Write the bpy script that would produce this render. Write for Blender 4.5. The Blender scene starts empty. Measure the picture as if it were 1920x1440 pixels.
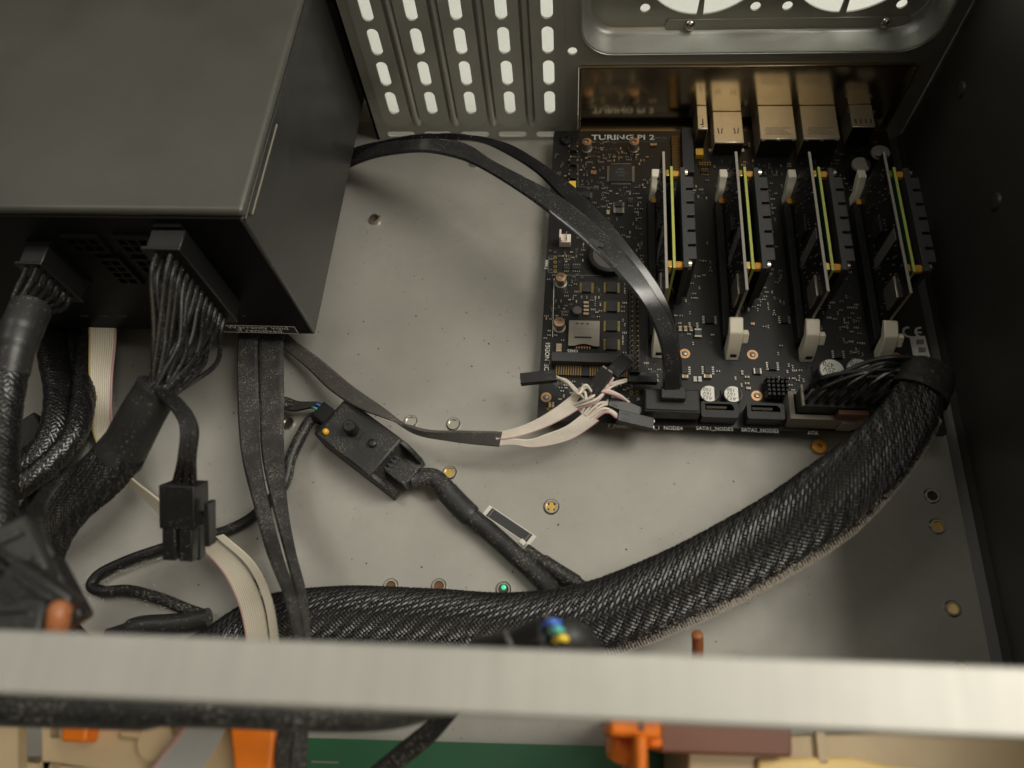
import bpy, bmesh, math, random
from mathutils import Vector, Matrix, Euler
rnd = random.Random(7)
S = 0.001                                   # everything below is written in millimetres
scene = bpy.context.scene
COL = scene.collection

# ------------------------------------------------------------------ camera
FPX = 1379.6                                # focal length in pixels of a 1920 wide picture
CAM = Vector((18.41, -123.28, 305.18)); CROT = Euler((0.448249, 0.070449, 0.068425), 'XYZ')
cd = bpy.data.cameras.new('camera'); cam = bpy.data.objects.new('camera', cd); COL.objects.link(cam)
cam.location = CAM * S; cam.rotation_euler = CROT
cd.sensor_fit = 'HORIZONTAL'; cd.sensor_width = 36.0; cd.lens = FPX / 1920 * 36.0
cd.clip_start = 0.005; cd.clip_end = 20
cd.dof.use_dof = True; cd.dof.focus_distance = 0.335; cd.dof.aperture_fstop = 8.2
scene.camera = cam

# ------------------------------------------------------------------ light of the room
w = bpy.data.worlds.new('World'); scene.world = w; w.use_nodes = True
bg = w.node_tree.nodes['Background']; bg.inputs[0].default_value = (1.0, 0.93, 0.80, 1); bg.inputs[1].default_value = 0.010
def area(name, loc, target, size, power, color):
    l = bpy.data.lights.new(name, 'AREA'); l.shape = 'DISK'; l.size = size; l.energy = power; l.color = color
    o = bpy.data.objects.new(name, l); COL.objects.link(o); o.location = loc
    o.rotation_euler = (Vector(target) - Vector(loc)).to_track_quat('-Z', 'Y').to_euler()
    return o
ceil_ = area('lit_ceiling', (-0.2, 0.25, 1.95), (-0.2, 0.25, 0), 3.0, 7.5, (1.0, 0.955, 0.85)); ceil_.data.shape = 'SQUARE'
area('ceiling_lamp', (1.15, 0.25, 1.75), (0, 0, 0), 1.25, 44, (1.0, 0.945, 0.84))
area('warm_port_fill', (0.42, -1.15, 1.10), (0.10, 0.16, 0), 0.8, 2.0, (1.0, 0.80, 0.52))  # added unseen fill that warms and brightens the rear ports
area('far_ceiling_lamp', (-1.05, 0.72, 1.80), (-0.1, 0, 0), 0.8, 10, (1.0, 0.96, 0.87))
scene.view_settings.view_transform = 'Standard'; scene.view_settings.look = 'None'
scene.view_settings.exposure = 0.0; scene.view_settings.gamma = 1.0
scene.render.engine = 'CYCLES'

# ------------------------------------------------------------------ pixel -> place on a known plane (mm)
RM = CROT.to_matrix()
def ray(px, py): return RM @ Vector(((px - 960) / FPX, -(py - 720) / FPX, -1))
def P(px, py, z=0.0):
    d = ray(px, py); t = (z - CAM.z) / d.z; return CAM + d * t
def PY(px, py, y):
    d = ray(px, py); t = (y - CAM.y) / d.y; return CAM + d * t
def PX(px, py, x):
    d = ray(px, py); t = (x - CAM.x) / d.x; return CAM + d * t
def PP(lst): return [P(*q) for q in lst]

# ------------------------------------------------------------------ materials
MATS = {}
def mat(name, base, metallic=0.0, rough=0.5, dust=0.0, dscale=900, dcol=(0.30, 0.28, 0.24), var=0.0, vscale=40,
        bump=0.0, bscale=2500, spec=0.5, rvar=0.0, emit=None, sss=0.0, vcol=None, fleck=0.0, coat=0.0):
    m = bpy.data.materials.new(name); m.use_nodes = True; nt = m.node_tree; N = nt.nodes; L = nt.links
    b = N['Principled BSDF']; c = (*base, 1)
    b.inputs['Base Color'].default_value = c; b.inputs['Metallic'].default_value = metallic
    b.inputs['Roughness'].default_value = rough; b.inputs['Specular IOR Level'].default_value = spec
    if coat: b.inputs['Coat Weight'].default_value = coat; b.inputs['Coat Roughness'].default_value = 0.25
    if sss: b.inputs['Subsurface Weight'].default_value = sss; b.inputs['Subsurface Radius'].default_value = (.004, .003, .002)
    if emit: b.inputs['Emission Color'].default_value = (*emit[0], 1); b.inputs['Emission Strength'].default_value = emit[1]
    tc = N.new('ShaderNodeTexCoord'); cur = None; rcur = None
    def noise(scale, detail=4, rough=.55):
        n = N.new('ShaderNodeTexNoise'); n.inputs['Scale'].default_value = scale; n.inputs['Detail'].default_value = detail
        n.inputs['Roughness'].default_value = rough; L.new(tc.outputs['Object'], n.inputs['Vector']); return n.outputs['Fac']
    def ramp(src, a, bb):
        r = N.new('ShaderNodeMapRange'); r.inputs['From Min'].default_value = a; r.inputs['From Max'].default_value = bb
        L.new(src, r.inputs['Value']); return r.outputs['Result']
    def mix(fac, c1, c2):
        x = N.new('ShaderNodeMix'); x.data_type = 'RGBA'; L.new(fac, x.inputs['Factor'])
        for inp, v in ((x.inputs['A'], c1), (x.inputs['B'], c2)):
            if isinstance(v, tuple): inp.default_value = v
            else: L.new(v, inp)
        return x.outputs['Result']
    col = c
    if var:
        vc = vcol or tuple(k * (1 - var) for k in base)
        col = mix(ramp(noise(vscale, 5, .6), .35, .68), c, (*vc, 1))
        if rvar:
            r = N.new('ShaderNodeMapRange'); r.inputs['To Min'].default_value = rough - rvar; r.inputs['To Max'].default_value = rough + rvar
            r.inputs['From Min'].default_value = .3; r.inputs['From Max'].default_value = .7
            L.new(noise(vscale * 1.7, 6), r.inputs['Value']); rcur = r.outputs['Result']
    if fleck:
        g = ramp(noise(55, 6, .7), .52, .74); col = mix(g, col, tuple(k * .86 for k in base) + (1,))
        g2 = ramp(noise(140, 5, .7), .60, .76); col = mix(g2, col, tuple(k * .80 for k in base) + (1,))
        f = ramp(noise(330, 2, .5), .735 - fleck * .05, .80)
        col = mix(f, col, tuple(k * .30 for k in base) + (1,))
    if dust:
        f1 = ramp(noise(dscale, 2, .6), .66 - .10 * dust, .78)
        f2 = ramp(noise(dscale * .06, 4, .6), .38, .62)
        mu = N.new('ShaderNodeMath'); mu.operation = 'MULTIPLY'; L.new(f1, mu.inputs[0]); L.new(f2, mu.inputs[1])
        ad = N.new('ShaderNodeMath'); ad.operation = 'MULTIPLY_ADD'; L.new(f2, ad.inputs[0]); ad.inputs[1].default_value = .022 * dust
        L.new(mu.outputs[0], ad.inputs[2]); ad.use_clamp = True
        col = mix(ad.outputs[0], col, (*dcol, 1))
        r = N.new('ShaderNodeMapRange'); r.inputs['To Min'].default_value = rough; r.inputs['To Max'].default_value = .95
        L.new(ad.outputs[0], r.inputs['Value']); rcur = r.outputs['Result']
    if not isinstance(col, tuple): L.new(col, b.inputs['Base Color'])
    if rcur is not None: L.new(rcur, b.inputs['Roughness'])
    if bump:
        bm_ = N.new('ShaderNodeBump'); bm_.inputs['Strength'].default_value = bump; bm_.inputs['Distance'].default_value = .0004
        L.new(noise(bscale, 3), bm_.inputs['Height']); L.new(bm_.outputs[0], b.inputs['Normal'])
    if name == 'zinc_bar':
        mp = N.new('ShaderNodeMapping'); mp.inputs['Scale'].default_value = (1.0, .06, 1.0); L.new(tc.outputs['Object'], mp.inputs['Vector'])
        n2 = N.new('ShaderNodeTexNoise'); n2.inputs['Scale'].default_value = 420; n2.inputs['Detail'].default_value = 5; L.new(mp.outputs[0], n2.inputs['Vector'])
        L.new(mix(ramp(n2.outputs['Fac'], .40, .75), col, tuple(k * .87 for k in base) + (1,)), b.inputs['Base Color'])
    MATS[name] = m; return m
mat('zinc_floor', (.385, .372, .332), .42, .43, var=.20, vscale=15, bump=.10, bscale=1400, rvar=.06, fleck=.5)
mat('zinc_panel', (.48, .49, .45), .65, .40, var=.18, vscale=28, bump=.06, bscale=1500, rvar=.06)
mat('zinc_bar', (.43, .42, .385), .40, .50, var=.10, vscale=45, bump=.05)
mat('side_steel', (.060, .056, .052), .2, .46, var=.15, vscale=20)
mat('psu_front_shaded', (.003, .003, .0035), 0, .55, spec=.25)  # extra black: the shade on the front is put into this colour
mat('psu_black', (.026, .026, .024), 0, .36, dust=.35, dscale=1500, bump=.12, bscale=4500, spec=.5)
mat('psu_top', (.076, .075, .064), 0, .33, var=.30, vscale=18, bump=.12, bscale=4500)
mat('plastic_black', (.009, .009, .009), 0, .42, dust=.25, dscale=1400)
mat('plastic_dusty', (.016, .016, .015), 0, .50, dust=1.0, dscale=1300)
mat('plastic_grey', (.020, .020, .019), 0, .50, dust=.3, dscale=1400)
mat('socket_black', (.007, .007, .007), 0, .42)
mat('slot_grey', (.038, .038, .039), 0, .55, var=.1, vscale=300)
mat('flat_cable_grey', (.022, .022, .023), 0, .18, dust=.35, dscale=1500, spec=.75)
mat('flat_cable', (.006, .006, .007), 0, .20, dust=.25, dscale=1500, spec=.6)
mat('flat_cable_dusty', (.022, .021, .020), 0, .60, dust=1.3, dscale=1600, dcol=(.33, .31, .27))
mat('jacket_grey', (.060, .057, .051), 0, .60, dust=.9, dscale=1300)
mat('cord_black', (.009, .009, .009), 0, .5, dust=1.3, dscale=1100)
mat('shrink', (.020, .020, .020), 0, .42, dust=.35, dscale=900, bump=.15, bscale=500)
mat('braid', (.007, .007, .0075), 0, .33, dust=.3, dscale=1500, spec=.7)
mat('braid_dusty', (.030, .029, .027), 0, .42, dust=1.3, dscale=1100, dcol=(.36, .33, .28))
mat('braid_core', (.006, .006, .006), 0, .7)
mat('wire_black', (.010, .010, .010), 0, .27, dust=.5, dscale=1200, spec=.6)
mat('wire_white', (.72, .66, .58), 0, .45, var=.1, vscale=120)
mat('wire_cream', (.66, .60, .48), 0, .45)
mat('wire_pink', (.55, .34, .33), 0, .45)
mat('wire_yellow', (.45, .36, .12), 0, .45)
mat('pcb', (.0085, .0078, .0072), 0, .36, var=.25, vscale=90, spec=.5)
mat('pcb_edge', (.30, .28, .24), 0, .6)
mat('pcb_green_edge', (.42, .45, .10), 0, .5)
mat('silk', (.66, .65, .61), 0, .6)
mat('silk_dim', (.13, .127, .118), 0, .6)
mat('chip', (.020, .019, .018), 0, .45, var=.2, vscale=400)
mat('chip_grey', (.085, .078, .072), 0, .5)
mat('tin', (.55, .53, .48), 1, .32)
mat('steel_shiny', (.60, .57, .50), 1, .24)
mat('port_steel', (.84, .77, .62), .75, .34, var=.08, vscale=200)
mat('sim_steel', (.40, .37, .31), .8, .36)
mat('copper_pad', (.62, .36, .20), 1, .35)
mat('gold', (.62, .46, .16), 1, .30)
mat('brass', (.72, .48, .13), .9, .32)
mat('insert_steel', (.56, .53, .46), 1, .28)
mat('hole_dark', (.035, .022, .012), 0, .6)
mat('lit_desk_tray_gold', (.90, .66, .27), 0, .5)  # gold tone paints in the lit desk behind insert holes; tray step too
mat('white_plastic', (.80, .74, .60), 0, .42, sss=.15)
mat('header_white', (.70, .62, .54), 0, .45)
mat('atx_grey', (.30, .27, .22), 0, .5, var=.1, vscale=200)
mat('tan_cap', (.42, .27, .13), 0, .45)
mat('orange_part', (.62, .30, .03), 0, .45)
mat('yellow_part', (.75, .45, .05), 0, .45)
mat('cap_silver', (.62, .60, .55), .7, .34)
mat('contact_dim', (.30, .20, .08), .9, .4)
mat('hole_brown', (.13, .065, .022), .3, .5)
mat('label_white', (.92, .91, .88), 0, .5)
mat('ink', (.03, .03, .03), 0, .6)
mat('paper', (.62, .60, .54), 0, .6)
mat('shield_black', (.68, .58, .43), 1, .17, var=.12, vscale=60)
mat('shield_rim', (.30, .24, .16), 1, .28)
mat('orange_print', (.86, .20, .005), 0, .45, var=.15, vscale=120)
mat('copper_orange', (.34, .12, .045), 0, .45)
mat('brown_box', (.16, .062, .035), 0, .5)
mat('beige_print', (.55, .42, .25), 0, .45, var=.12, vscale=60)
mat('pcb_green', (.010, .075, .030), 0, .45)
mat('led_yellow', (.75, .42, .03), 0, .25)
mat('led_green', (.05, .7, .35), 0, .3, emit=((.05, 1, .5), .35))
mat('wire_blue', (.08, .18, .62), 0, .4)
mat('wire_teal', (.10, .45, .38), 0, .4)
mat('wire_bright_yellow', (.80, .58, .05), 0, .4)
mat('grey_ribbon', (.42, .42, .40), 0, .5)
mat('red_brown', (.13, .035, .025), 0, .5)
mat('room_white', (.74, .77, .74), 0, .8)
mat('desk_pale', (.62, .64, .60), 0, .55, var=.08, vscale=14)
mat('lint', (.68, .63, .55), 0, .95)

# ------------------------------------------------------------------ mesh helpers
WL = {}                                     # world position (mm) of every object made here
class MB:
    def __init__(s): s.v = []; s.f = []; s.sm = []
    def add(s, vs, fs, smooth=False, m=None):
        o = len(s.v)
        for p in vs: s.v.append(m @ Vector(p) if m is not None else Vector(p))
        for f in fs: s.f.append(tuple(i + o for i in f)); s.sm.append(smooth)
        return s
    def box(s, x0, x1, y0, y1, z0, z1, m=None, taper=0):
        t = taper
        return s.add([(x0, y0, z0), (x1, y0, z0), (x1, y1, z0), (x0, y1, z0), (x0+t, y0+t, z1), (x1-t, y0+t, z1), (x1-t, y1-t, z1), (x0+t, y1-t, z1)],
                     [(3, 2, 1, 0), (4, 5, 6, 7), (0, 1, 5, 4), (1, 2, 6, 5), (2, 3, 7, 6), (3, 0, 4, 7)], False, m)
    def boxc(s, c, sx, sy, sz, m=None):     # centre of the base
        return s.box(c[0]-sx/2, c[0]+sx/2, c[1]-sy/2, c[1]+sy/2, c[2], c[2]+sz, m)
    def prism(s, poly, h0, h1, axis='z', m=None):
        n = len(poly)
        def pt(a, b, h): return {'z': (a, b, h), 'x': (h, a, b), 'y': (a, h, b)}[axis]
        vs = [pt(a, b, h0) for a, b in poly] + [pt(a, b, h1) for a, b in poly]
        fs = [tuple(range(n))[::-1], tuple(range(n, 2*n))] + [(i, (i+1) % n, n+(i+1) % n, n+i) for i in range(n)]
        return s.add(vs, fs, False, m)
    def lathe(s, prof, c=(0, 0, 0), n=16, m=None, close=True):
        vs = []; fs = []
        for r, z in prof:
            for i in range(n):
                a = 2*math.pi*i/n; vs.append((c[0]+r*math.cos(a), c[1]+r*math.sin(a), c[2]+z))
        for k in range(len(prof)-1):
            for i in range(n): fs.append((k*n+i, k*n+(i+1) % n, (k+1)*n+(i+1) % n, (k+1)*n+i))
        if close:
            fs.append(tuple(range(n))[::-1]); fs.append(tuple((len(prof)-1)*n+i for i in range(n)))
        return s.add(vs, fs, True, m)
    def cyl(s, c, r, h, n=14, m=None): return s.lathe([(r, 0), (r, h)], c, n, m)
    def tube(s, pts, r, n=10, caps=True, ell=None):
        """round (or with ell=(a,b,normal) flattened) tube; r a number or one per point"""
        fr = frames(pts, ell[2] if ell else None); vs = []; fs = []
        for k, (p, t, a, b) in enumerate(fr):
            rr = r[k] if isinstance(r, (list, tuple)) else r
            ra, rb = (rr*ell[0], rr*ell[1]) if ell else (rr, rr)
            for i in range(n):
                an = 2*math.pi*i/n; vs.append(p + a*(ra*math.cos(an)) + b*(rb*math.sin(an)))
        for k in range(len(fr)-1):
            for i in range(n): fs.append((k*n+i, k*n+(i+1) % n, (k+1)*n+(i+1) % n, (k+1)*n+i))
        if caps: fs.append(tuple(range(n))[::-1]); fs.append(tuple((len(fr)-1)*n+i for i in range(n)))
        return s.add(vs, fs, True)
    def strip(s, A, B, th, ribs=1, sub=10):
        """flat cable between edge lines A and B (world points), ribs = conductors side by side"""
        A = spline(A, sub); B = spline(B, sub); n = len(A); vs = []; fs = []
        prof = []
        per = 6 if ribs > 1 else 10
        top = []
        for i in range(ribs*per+1):
            u = i/(ribs*per)
            h = .55+.45*abs(math.sin(math.pi*u*ribs)) if ribs > 1 else min(1, 3.2*math.sqrt(max(0, u*(1-u)))+.12)
            top.append((u, h))
        prof = [(u, h) for u, h in top] + [(u, -h) for u, h in reversed(top)]
        m = len(prof)
        for k in range(n):
            a, b = A[k], B[k]; t = (A[min(k+1, n-1)]+B[min(k+1, n-1)]) - (A[max(k-1, 0)]+B[max(k-1, 0)])
            nn = (b-a).cross(t)
            if nn.length < 1e-9: nn = Vector((0, 0, 1))
            nn.normalize()
            for u, h in prof: vs.append(a.lerp(b, u) + nn*(h*th/2))
        for k in range(n-1):
            for i in range(m): fs.append((k*m+i, k*m+(i+1) % m, (k+1)*m+(i+1) % m, (k+1)*m+i))
        fs.append(tuple(range(m))[::-1]); fs.append(tuple((n-1)*m+i for i in range(m)))
        return s.add(vs, fs, True)
    def mesh(s, name, material, origin=(0, 0, 0), angle=40):
        me = bpy.data.meshes.new(name); o = Vector(origin)
        me.from_pydata([tuple((p-o)*S) for p in s.v], [], s.f); me.update()
        bm = bmesh.new(); bm.from_mesh(me); bmesh.ops.recalc_face_normals(bm, faces=bm.faces); bm.to_mesh(me); bm.free()
        me.polygons.foreach_set('use_smooth', s.sm); me.set_sharp_from_angle(angle=math.radians(angle))
        for mm in (material if isinstance(material, (list, tuple)) else [material]): me.materials.append(MATS[mm])
        return me
def spline(pts, sub=10):
    pts = [Vector(p) for p in pts]
    if len(pts) < 3 or sub <= 1: 
        if len(pts) == 2 and sub > 1: return [pts[0].lerp(pts[1], i/sub) for i in range(sub+1)]
        return pts
    out = []; n = len(pts)
    for i in range(n-1):
        p0 = pts[i-1] if i else pts[0]*2-pts[1]; p1 = pts[i]; p2 = pts[i+1]; p3 = pts[i+2] if i+2 < n else pts[-1]*2-pts[-2]
        # centripetal-like Catmull-Rom (Barry-Goldman)
        t0 = 0; t1 = t0+max((p1-p0).length, 1e-4)**.5; t2 = t1+max((p2-p1).length, 1e-4)**.5; t3 = t2+max((p3-p2).length, 1e-4)**.5
        for k in range(sub):
            t = t1+(t2-t1)*k/sub
            a1 = p0*((t1-t)/(t1-t0))+p1*((t-t0)/(t1-t0)); a2 = p1*((t2-t)/(t2-t1))+p2*((t-t1)/(t2-t1)); a3 = p2*((t3-t)/(t3-t2))+p3*((t-t2)/(t3-t2))
            b1 = a1*((t2-t)/(t2-t0))+a2*((t-t0)/(t2-t0)); b2 = a2*((t3-t)/(t3-t1))+a3*((t-t1)/(t3-t1))
            out.append(b1*((t2-t)/(t2-t1))+b2*((t-t1)/(t2-t1)))
    out.append(pts[-1]); return out
def resample(pts, ds):
    L = [0]
    for a, b in zip(pts, pts[1:]): L.append(L[-1]+(b-a).length)
    n = max(2, int(L[-1]/ds)); out = []; j = 0
    for i in range(n+1):
        t = L[-1]*i/n
        while j < len(L)-2 and L[j+1] < t: j += 1
        f = (t-L[j])/max(1e-9, L[j+1]-L[j]); out.append(pts[j].lerp(pts[j+1], f))
    return out
def frames(pts, normal=None):
    out = []; n = len(pts); a = None
    for k in range(n):
        t = (pts[min(k+1, n-1)]-pts[max(k-1, 0)]).normalized()
        if normal is not None:
            nn = Vector(normal); b = (nn - t*nn.dot(t)).normalized(); aa = b.cross(t).normalized()
            out.append((pts[k], t, aa, b)); continue
        if a is None:
            a = t.orthogonal().normalized()
        else:
            a = (a - t*a.dot(t)).normalized()
        out.append((pts[k], t, a, t.cross(a)))
    return out
def link(name, data, parent=None, loc=(0, 0, 0)):
    o = bpy.data.objects.new(name, data); COL.objects.link(o); o.location = Vector(loc)*S
    if parent is not None: o.parent = parent; WL[o] = WL[parent]+Vector(loc)
    else: WL[o] = Vector(loc)
    return o
def tag(o, label=None, cat=None, group=None, kind=None):
    for k, v in (('label', label), ('category', cat), ('group', group), ('kind', kind)):
        if v: o[k] = v
    return o
def thing(name, label, cat, loc, group=None): return tag(link(name, None, None, loc), label, cat, group)
def bevel(o, wdt, seg=2, ang=40):
    m = o.modifiers.new('bevel', 'BEVEL'); m.width = wdt*S; m.segments = seg; m.limit_method = 'ANGLE'; m.angle_limit = math.radians(ang); return o
def part(name, mb, material, parent=None, origin=None, bv=0, kind=None, label=None, angle=40):
    """one mesh written in world millimetres, as a child of parent (or top-level at origin)"""
    if parent is not None: org = WL[parent]; o = link(name, mb.mesh(name, material, org, angle), parent)
    else: o = link(name, mb.mesh(name, material, origin or (0, 0, 0), angle), None, origin or (0, 0, 0))
    if bv: bevel(o, bv)
    if kind: o['kind'] = kind
    if label: o['label'] = label
    return o
def inst(name, mesh, parent, pos, rz=0, bv=0):
    o = link(name, mesh, parent, Vector(pos)-WL[parent]); o.rotation_euler.z = rz
    if bv: bevel(o, bv)
    return o
def copy_tree(o, parent=None, delta=(0, 0, 0)):
    c = o.copy(); COL.objects.link(c); c.parent = parent
    if parent is None: c.location = c.location + Vector(delta)*S
    WL[c] = WL[o]+Vector(delta)
    for ch in o.children: copy_tree(ch, c, delta)
    return c
def basis(origin, xdir, up=(0, 0, 1)):
    x = Vector(xdir).normalized(); z = Vector(up); z = (z-x*z.dot(x)).normalized(); y = z.cross(x)
    return Matrix(((x.x, y.x, z.x, origin[0]), (x.y, y.y, z.y, origin[1]), (x.z, y.z, z.z, origin[2]), (0, 0, 0, 1)))
def shape2d(outer, holes, th, m, bev=0):
    """flat sheet with holes: returns MB in world mm; m maps (u,v,w) -> world"""
    cu = bpy.data.curves.new('sheet', 'CURVE'); cu.dimensions = '2D'; cu.fill_mode = 'BOTH'; cu.extrude = th/2; cu.bevel_depth = bev
    for loop in [outer]+holes:
        sp = cu.splines.new('POLY'); sp.points.add(len(loop)-1); sp.use_cyclic_u = True
        for i, (a, b) in enumerate(loop): sp.points[i].co = (a, b, 0, 1)
    ob = bpy.data.objects.new('sheet', cu); me = bpy.data.meshes.new_from_object(ob)
    mb = MB(); mb.add([v.co for v in me.vertices], [tuple(p.vertices) for p in me.polygons], False, m)
    bpy.data.objects.remove(ob); bpy.data.curves.remove(cu); bpy.data.meshes.remove(me); return mb
def rrect(x0, x1, y0, y1, r, n=5, corners=(1, 1, 1, 1)):
    out = []
    for (cx, cy, a0), on in zip(((x1-r, y0+r, -90), (x1-r, y1-r, 0), (x0+r, y1-r, 90), (x0+r, y0+r, 180)), corners):
        if on:
            for i in range(n+1):
                a = math.radians(a0+90*i/n); out.append((cx+r*math.cos(a), cy+r*math.sin(a)))
        else: out.append({-90: (x1, y0), 0: (x1, y1), 90: (x0, y1), 180: (x0, y0)}[a0])
    return out
def circ(cx, cy, r, n=20, ry=None): return [(cx+r*math.cos(2*math.pi*i/n), cy+(ry or r)*math.sin(2*math.pi*i/n)) for i in range(n)]
def text_mb(s, size, m, th=.03, align='LEFT', sx=1.0, spacing=1.0, bold=0.0):
    cu = bpy.data.curves.new('text', 'FONT'); cu.body = s; cu.size = size; cu.extrude = th/2; cu.align_x = align; cu.align_y = 'CENTER'; cu.resolution_u = 2
    cu.space_character = spacing; cu.offset = size*bold
    ob = bpy.data.objects.new('text', cu); me = bpy.data.meshes.new_from_object(ob)
    mb = MB(); mb.add([Vector((v.co.x*sx, v.co.y, v.co.z)) for v in me.vertices], [tuple(p.vertices) for p in me.polygons], False, m)
    bpy.data.objects.remove(ob); bpy.data.curves.remove(cu); bpy.data.meshes.remove(me); return mb
def braid_mb(path, ra, rb, normal, n=20, pitch=46, wdt=1.5, ds=.8, amp=.28, radf=None):
    """woven sleeve: two families of flat helical strands, over and under each other"""
    pts = resample(path, ds); fr = frames(pts, normal); mb = MB(); N = len(fr); tot = N-1
    for sgn in (1, -1):
        for k in range(n):
            vs = []
            for j, (p, t, a, b) in enumerate(fr):
                s_ = j*ds; th = 2*math.pi*k/n + sgn*2*math.pi*s_/pitch
                f = radf(j/tot) if radf else 1
                ph = (2*s_*n/pitch + (k if sgn > 0 else k+1)) * math.pi / 2
                off = amp*math.sin(ph) + (.0 if sgn > 0 else .05)
                c, s2 = math.cos(th), math.sin(th)
                q = p + a*((ra*f+off)*c) + b*((rb*f+off)*s2)
                tang = (a*(-ra*f*s2) + b*(rb*f*c)); nrm = (a*(c/ra) + b*(s2/rb)).normalized()
                dirv = (t*1.0 + tang*(sgn*2*math.pi/pitch)).normalized(); side = nrm.cross(dirv).normalized()
                vs += [q-side*wdt/2-nrm*.12, q+nrm*.1, q+side*wdt/2-nrm*.12]
            fs = []
            for j in range(N-1):
                o = 3*j; fs += [(o, o+1, o+4, o+3), (o+1, o+2, o+5, o+4)]
            mb.add(vs, fs, True)
    return mb
XZ = lambda y: Matrix(((1, 0, 0, 0), (0, 0, 1, y), (0, 1, 0, 0), (0, 0, 0, 1)))      # (u,v,w) -> (u, y+w, v)
XY = lambda z: Matrix.Translation((0, 0, z))

# ================================================================== the setting
mb = MB().box(-1200, 1500, -900, 640, -44, -14)
tag(part('desk_top', mb, 'desk_pale', origin=(0, 0, -14)), 'pale grey desk top under the computer case', 'desk', kind='structure')
mb = MB().box(-2500, 2800, 640, 652, -700, 2100)
tag(part('room_wall', mb, 'room_white', origin=(0, 640, -44)), 'pale lit wall seen through the vent slots', 'wall', kind='structure')

# ================================================================== the case
WY = 170.5; RX = 179.5
case = thing('computer_case', 'open grey zinc steel server case holding the circuit board and cables', 'computer case', (0, 0, 0))
mb = MB().box(-300, RX+1.2, -330, WY+18, -1.2, 0)
floor = part('floor_panel', mb, 'zinc_floor', case)
foot = MB()
for x in (-260, 150):
    for y in (-290, 140): part('foot', MB().cyl((x, y, -14), 9, 12.8), 'plastic_black', case)
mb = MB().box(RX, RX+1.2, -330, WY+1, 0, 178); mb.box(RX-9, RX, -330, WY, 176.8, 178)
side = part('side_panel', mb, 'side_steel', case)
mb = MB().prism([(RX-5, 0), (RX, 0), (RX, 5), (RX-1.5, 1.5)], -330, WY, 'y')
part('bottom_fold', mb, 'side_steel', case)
for px, py in ((1868, 378), (1803, 168), (1785, 40)):
    q = PX(px, py, RX); mb = MB().lathe([(3.6, 0), (3.0, .9), (1.2, 1.1)], (0, 0, 0), 14, Matrix.Translation(q) @ Matrix.Rotation(-math.pi/2, 4, 'Y'))
    part('pressed_dimple', mb, 'side_steel', side)
q = PX(1692, 218, RX); mb = MB().lathe([(3.4, 0), (3.4, 1.6), (1.7, 1.8), (1.7, .4)], (0, 0, 0), 18, Matrix.Translation(q) @ Matrix.Rotation(-math.pi/2, 4, 'Y'))
part('threaded_insert', mb, 'insert_steel', side)
# rear panel with real openings
slotx = [-84.3+20.6*i for i in range(5)]
holes = [rrect(x-6.2, x+6.2, 13, 122, 6, 4) for x in slotx]
for i, x in enumerate(slotx):
    holes.append(rrect(x-7.8, x+7.6, 2.2, 6.0, 1.8, 4))
holes.append(rrect(12.6, 170.6, 4.5, 49.5, 2, 3))
holes.append(rrect(14.0, 172.0, 55.9, 150, 15, 8))
holes.append(circ(13.4, 54.6-.6, 1.9, 16)) if False else holes.append(circ(9.6, 57.4, 2.3, 16))
rear = part('rear_panel', shape2d([(-98.5, 0), (RX-.3, 0), (RX-.3, 178), (-98.5, 178)], holes, 1.2, XZ(WY+.6)), 'zinc_panel', case)
mb = MB().box(-98.5, -97.3, WY, WY+14, 0, 178); part('panel_flange', mb, 'zinc_panel', rear)
mb = MB().box(-300, -97.5, WY+14.2, WY+15.4, 0, 178)
part('power_supply_bay_panel', mb, 'zinc_panel', case)
mb = MB().box(-112, -103, WY+13.6, WY+14.0, 13, 25); part('bay_label', mb, 'paper', case)
for x in slotx:
    cov = shape2d(rrect(x-7.7, x+7.7, 10.5, 124, 7.4, 8), [rrect(x-2.85, x+2.85, z0, z0+15.0, 2.84, 6) for z0 in [19.8+18.75*k for k in range(5)]], .9, XZ(WY-.75), .12)
    part('slot_cover', cov, 'zinc_panel', rear)
rib = MB()
for x in [slotx[0]+10.3+20.6*i for i in range(4)]:
    rib = MB(); n = 9; prof = [(-2.3+4.6*i/(n-1), -1.7*math.sin(math.pi*i/(n-1))) for i in range(n)]
    vs = []; 
    for z, f in ((9.5, .05), (11.5, .8), (14, 1), (170, 1)):
        vs += [(x+u*(.4+.6*f), WY+d*f, z) for u, d in prof]
    rib.add(vs, [(k*n+i, k*n+i+1, (k+1)*n+i+1, (k+1)*n+i) for k in range(3) for i in range(n-1)], True)
    part('pressed_rib', rib, 'zinc_panel', rear)
# recessed fan plate behind a rounded opening
BY = 184.5
out = rrect(14.0, 172.0, 55.9, 150, 15, 8); inn = rrect(15.2, 170.8, 57.0, 149, 14, 8); n = len(out)
vs = [(a, WY+1.2, b) for a, b in out]+[(a, BY-3, b) for a, b in inn]+[(a*1+.9*(1 if a < 93 else -1), BY-.8, b+.7*(1 if b < 100 else -1)) for a, b in inn]+[(a+2.5*(1 if a < 93 else -1), BY, b+2.2*(1 if b < 100 else -1)) for a, b in inn]
mb = MB().add(vs, [(k*n+i, k*n+(i+1) % n, (k+1)*n+(i+1) % n, (k+1)*n+i) for k in range(3) for i in range(n)], True)
mb.add([(a, WY-.35, b) for a, b in rrect(13.4, 172.6, 55.3, 150.6, 15.4, 8)]+[(a, WY+1.2, b) for a, b in out], [(i, (i+1) % n, n+(i+1) % n, n+i) for i in range(n)], True)
part('fan_recess', mb, 'zinc_panel', rear, angle=60)
fh = []
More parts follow.
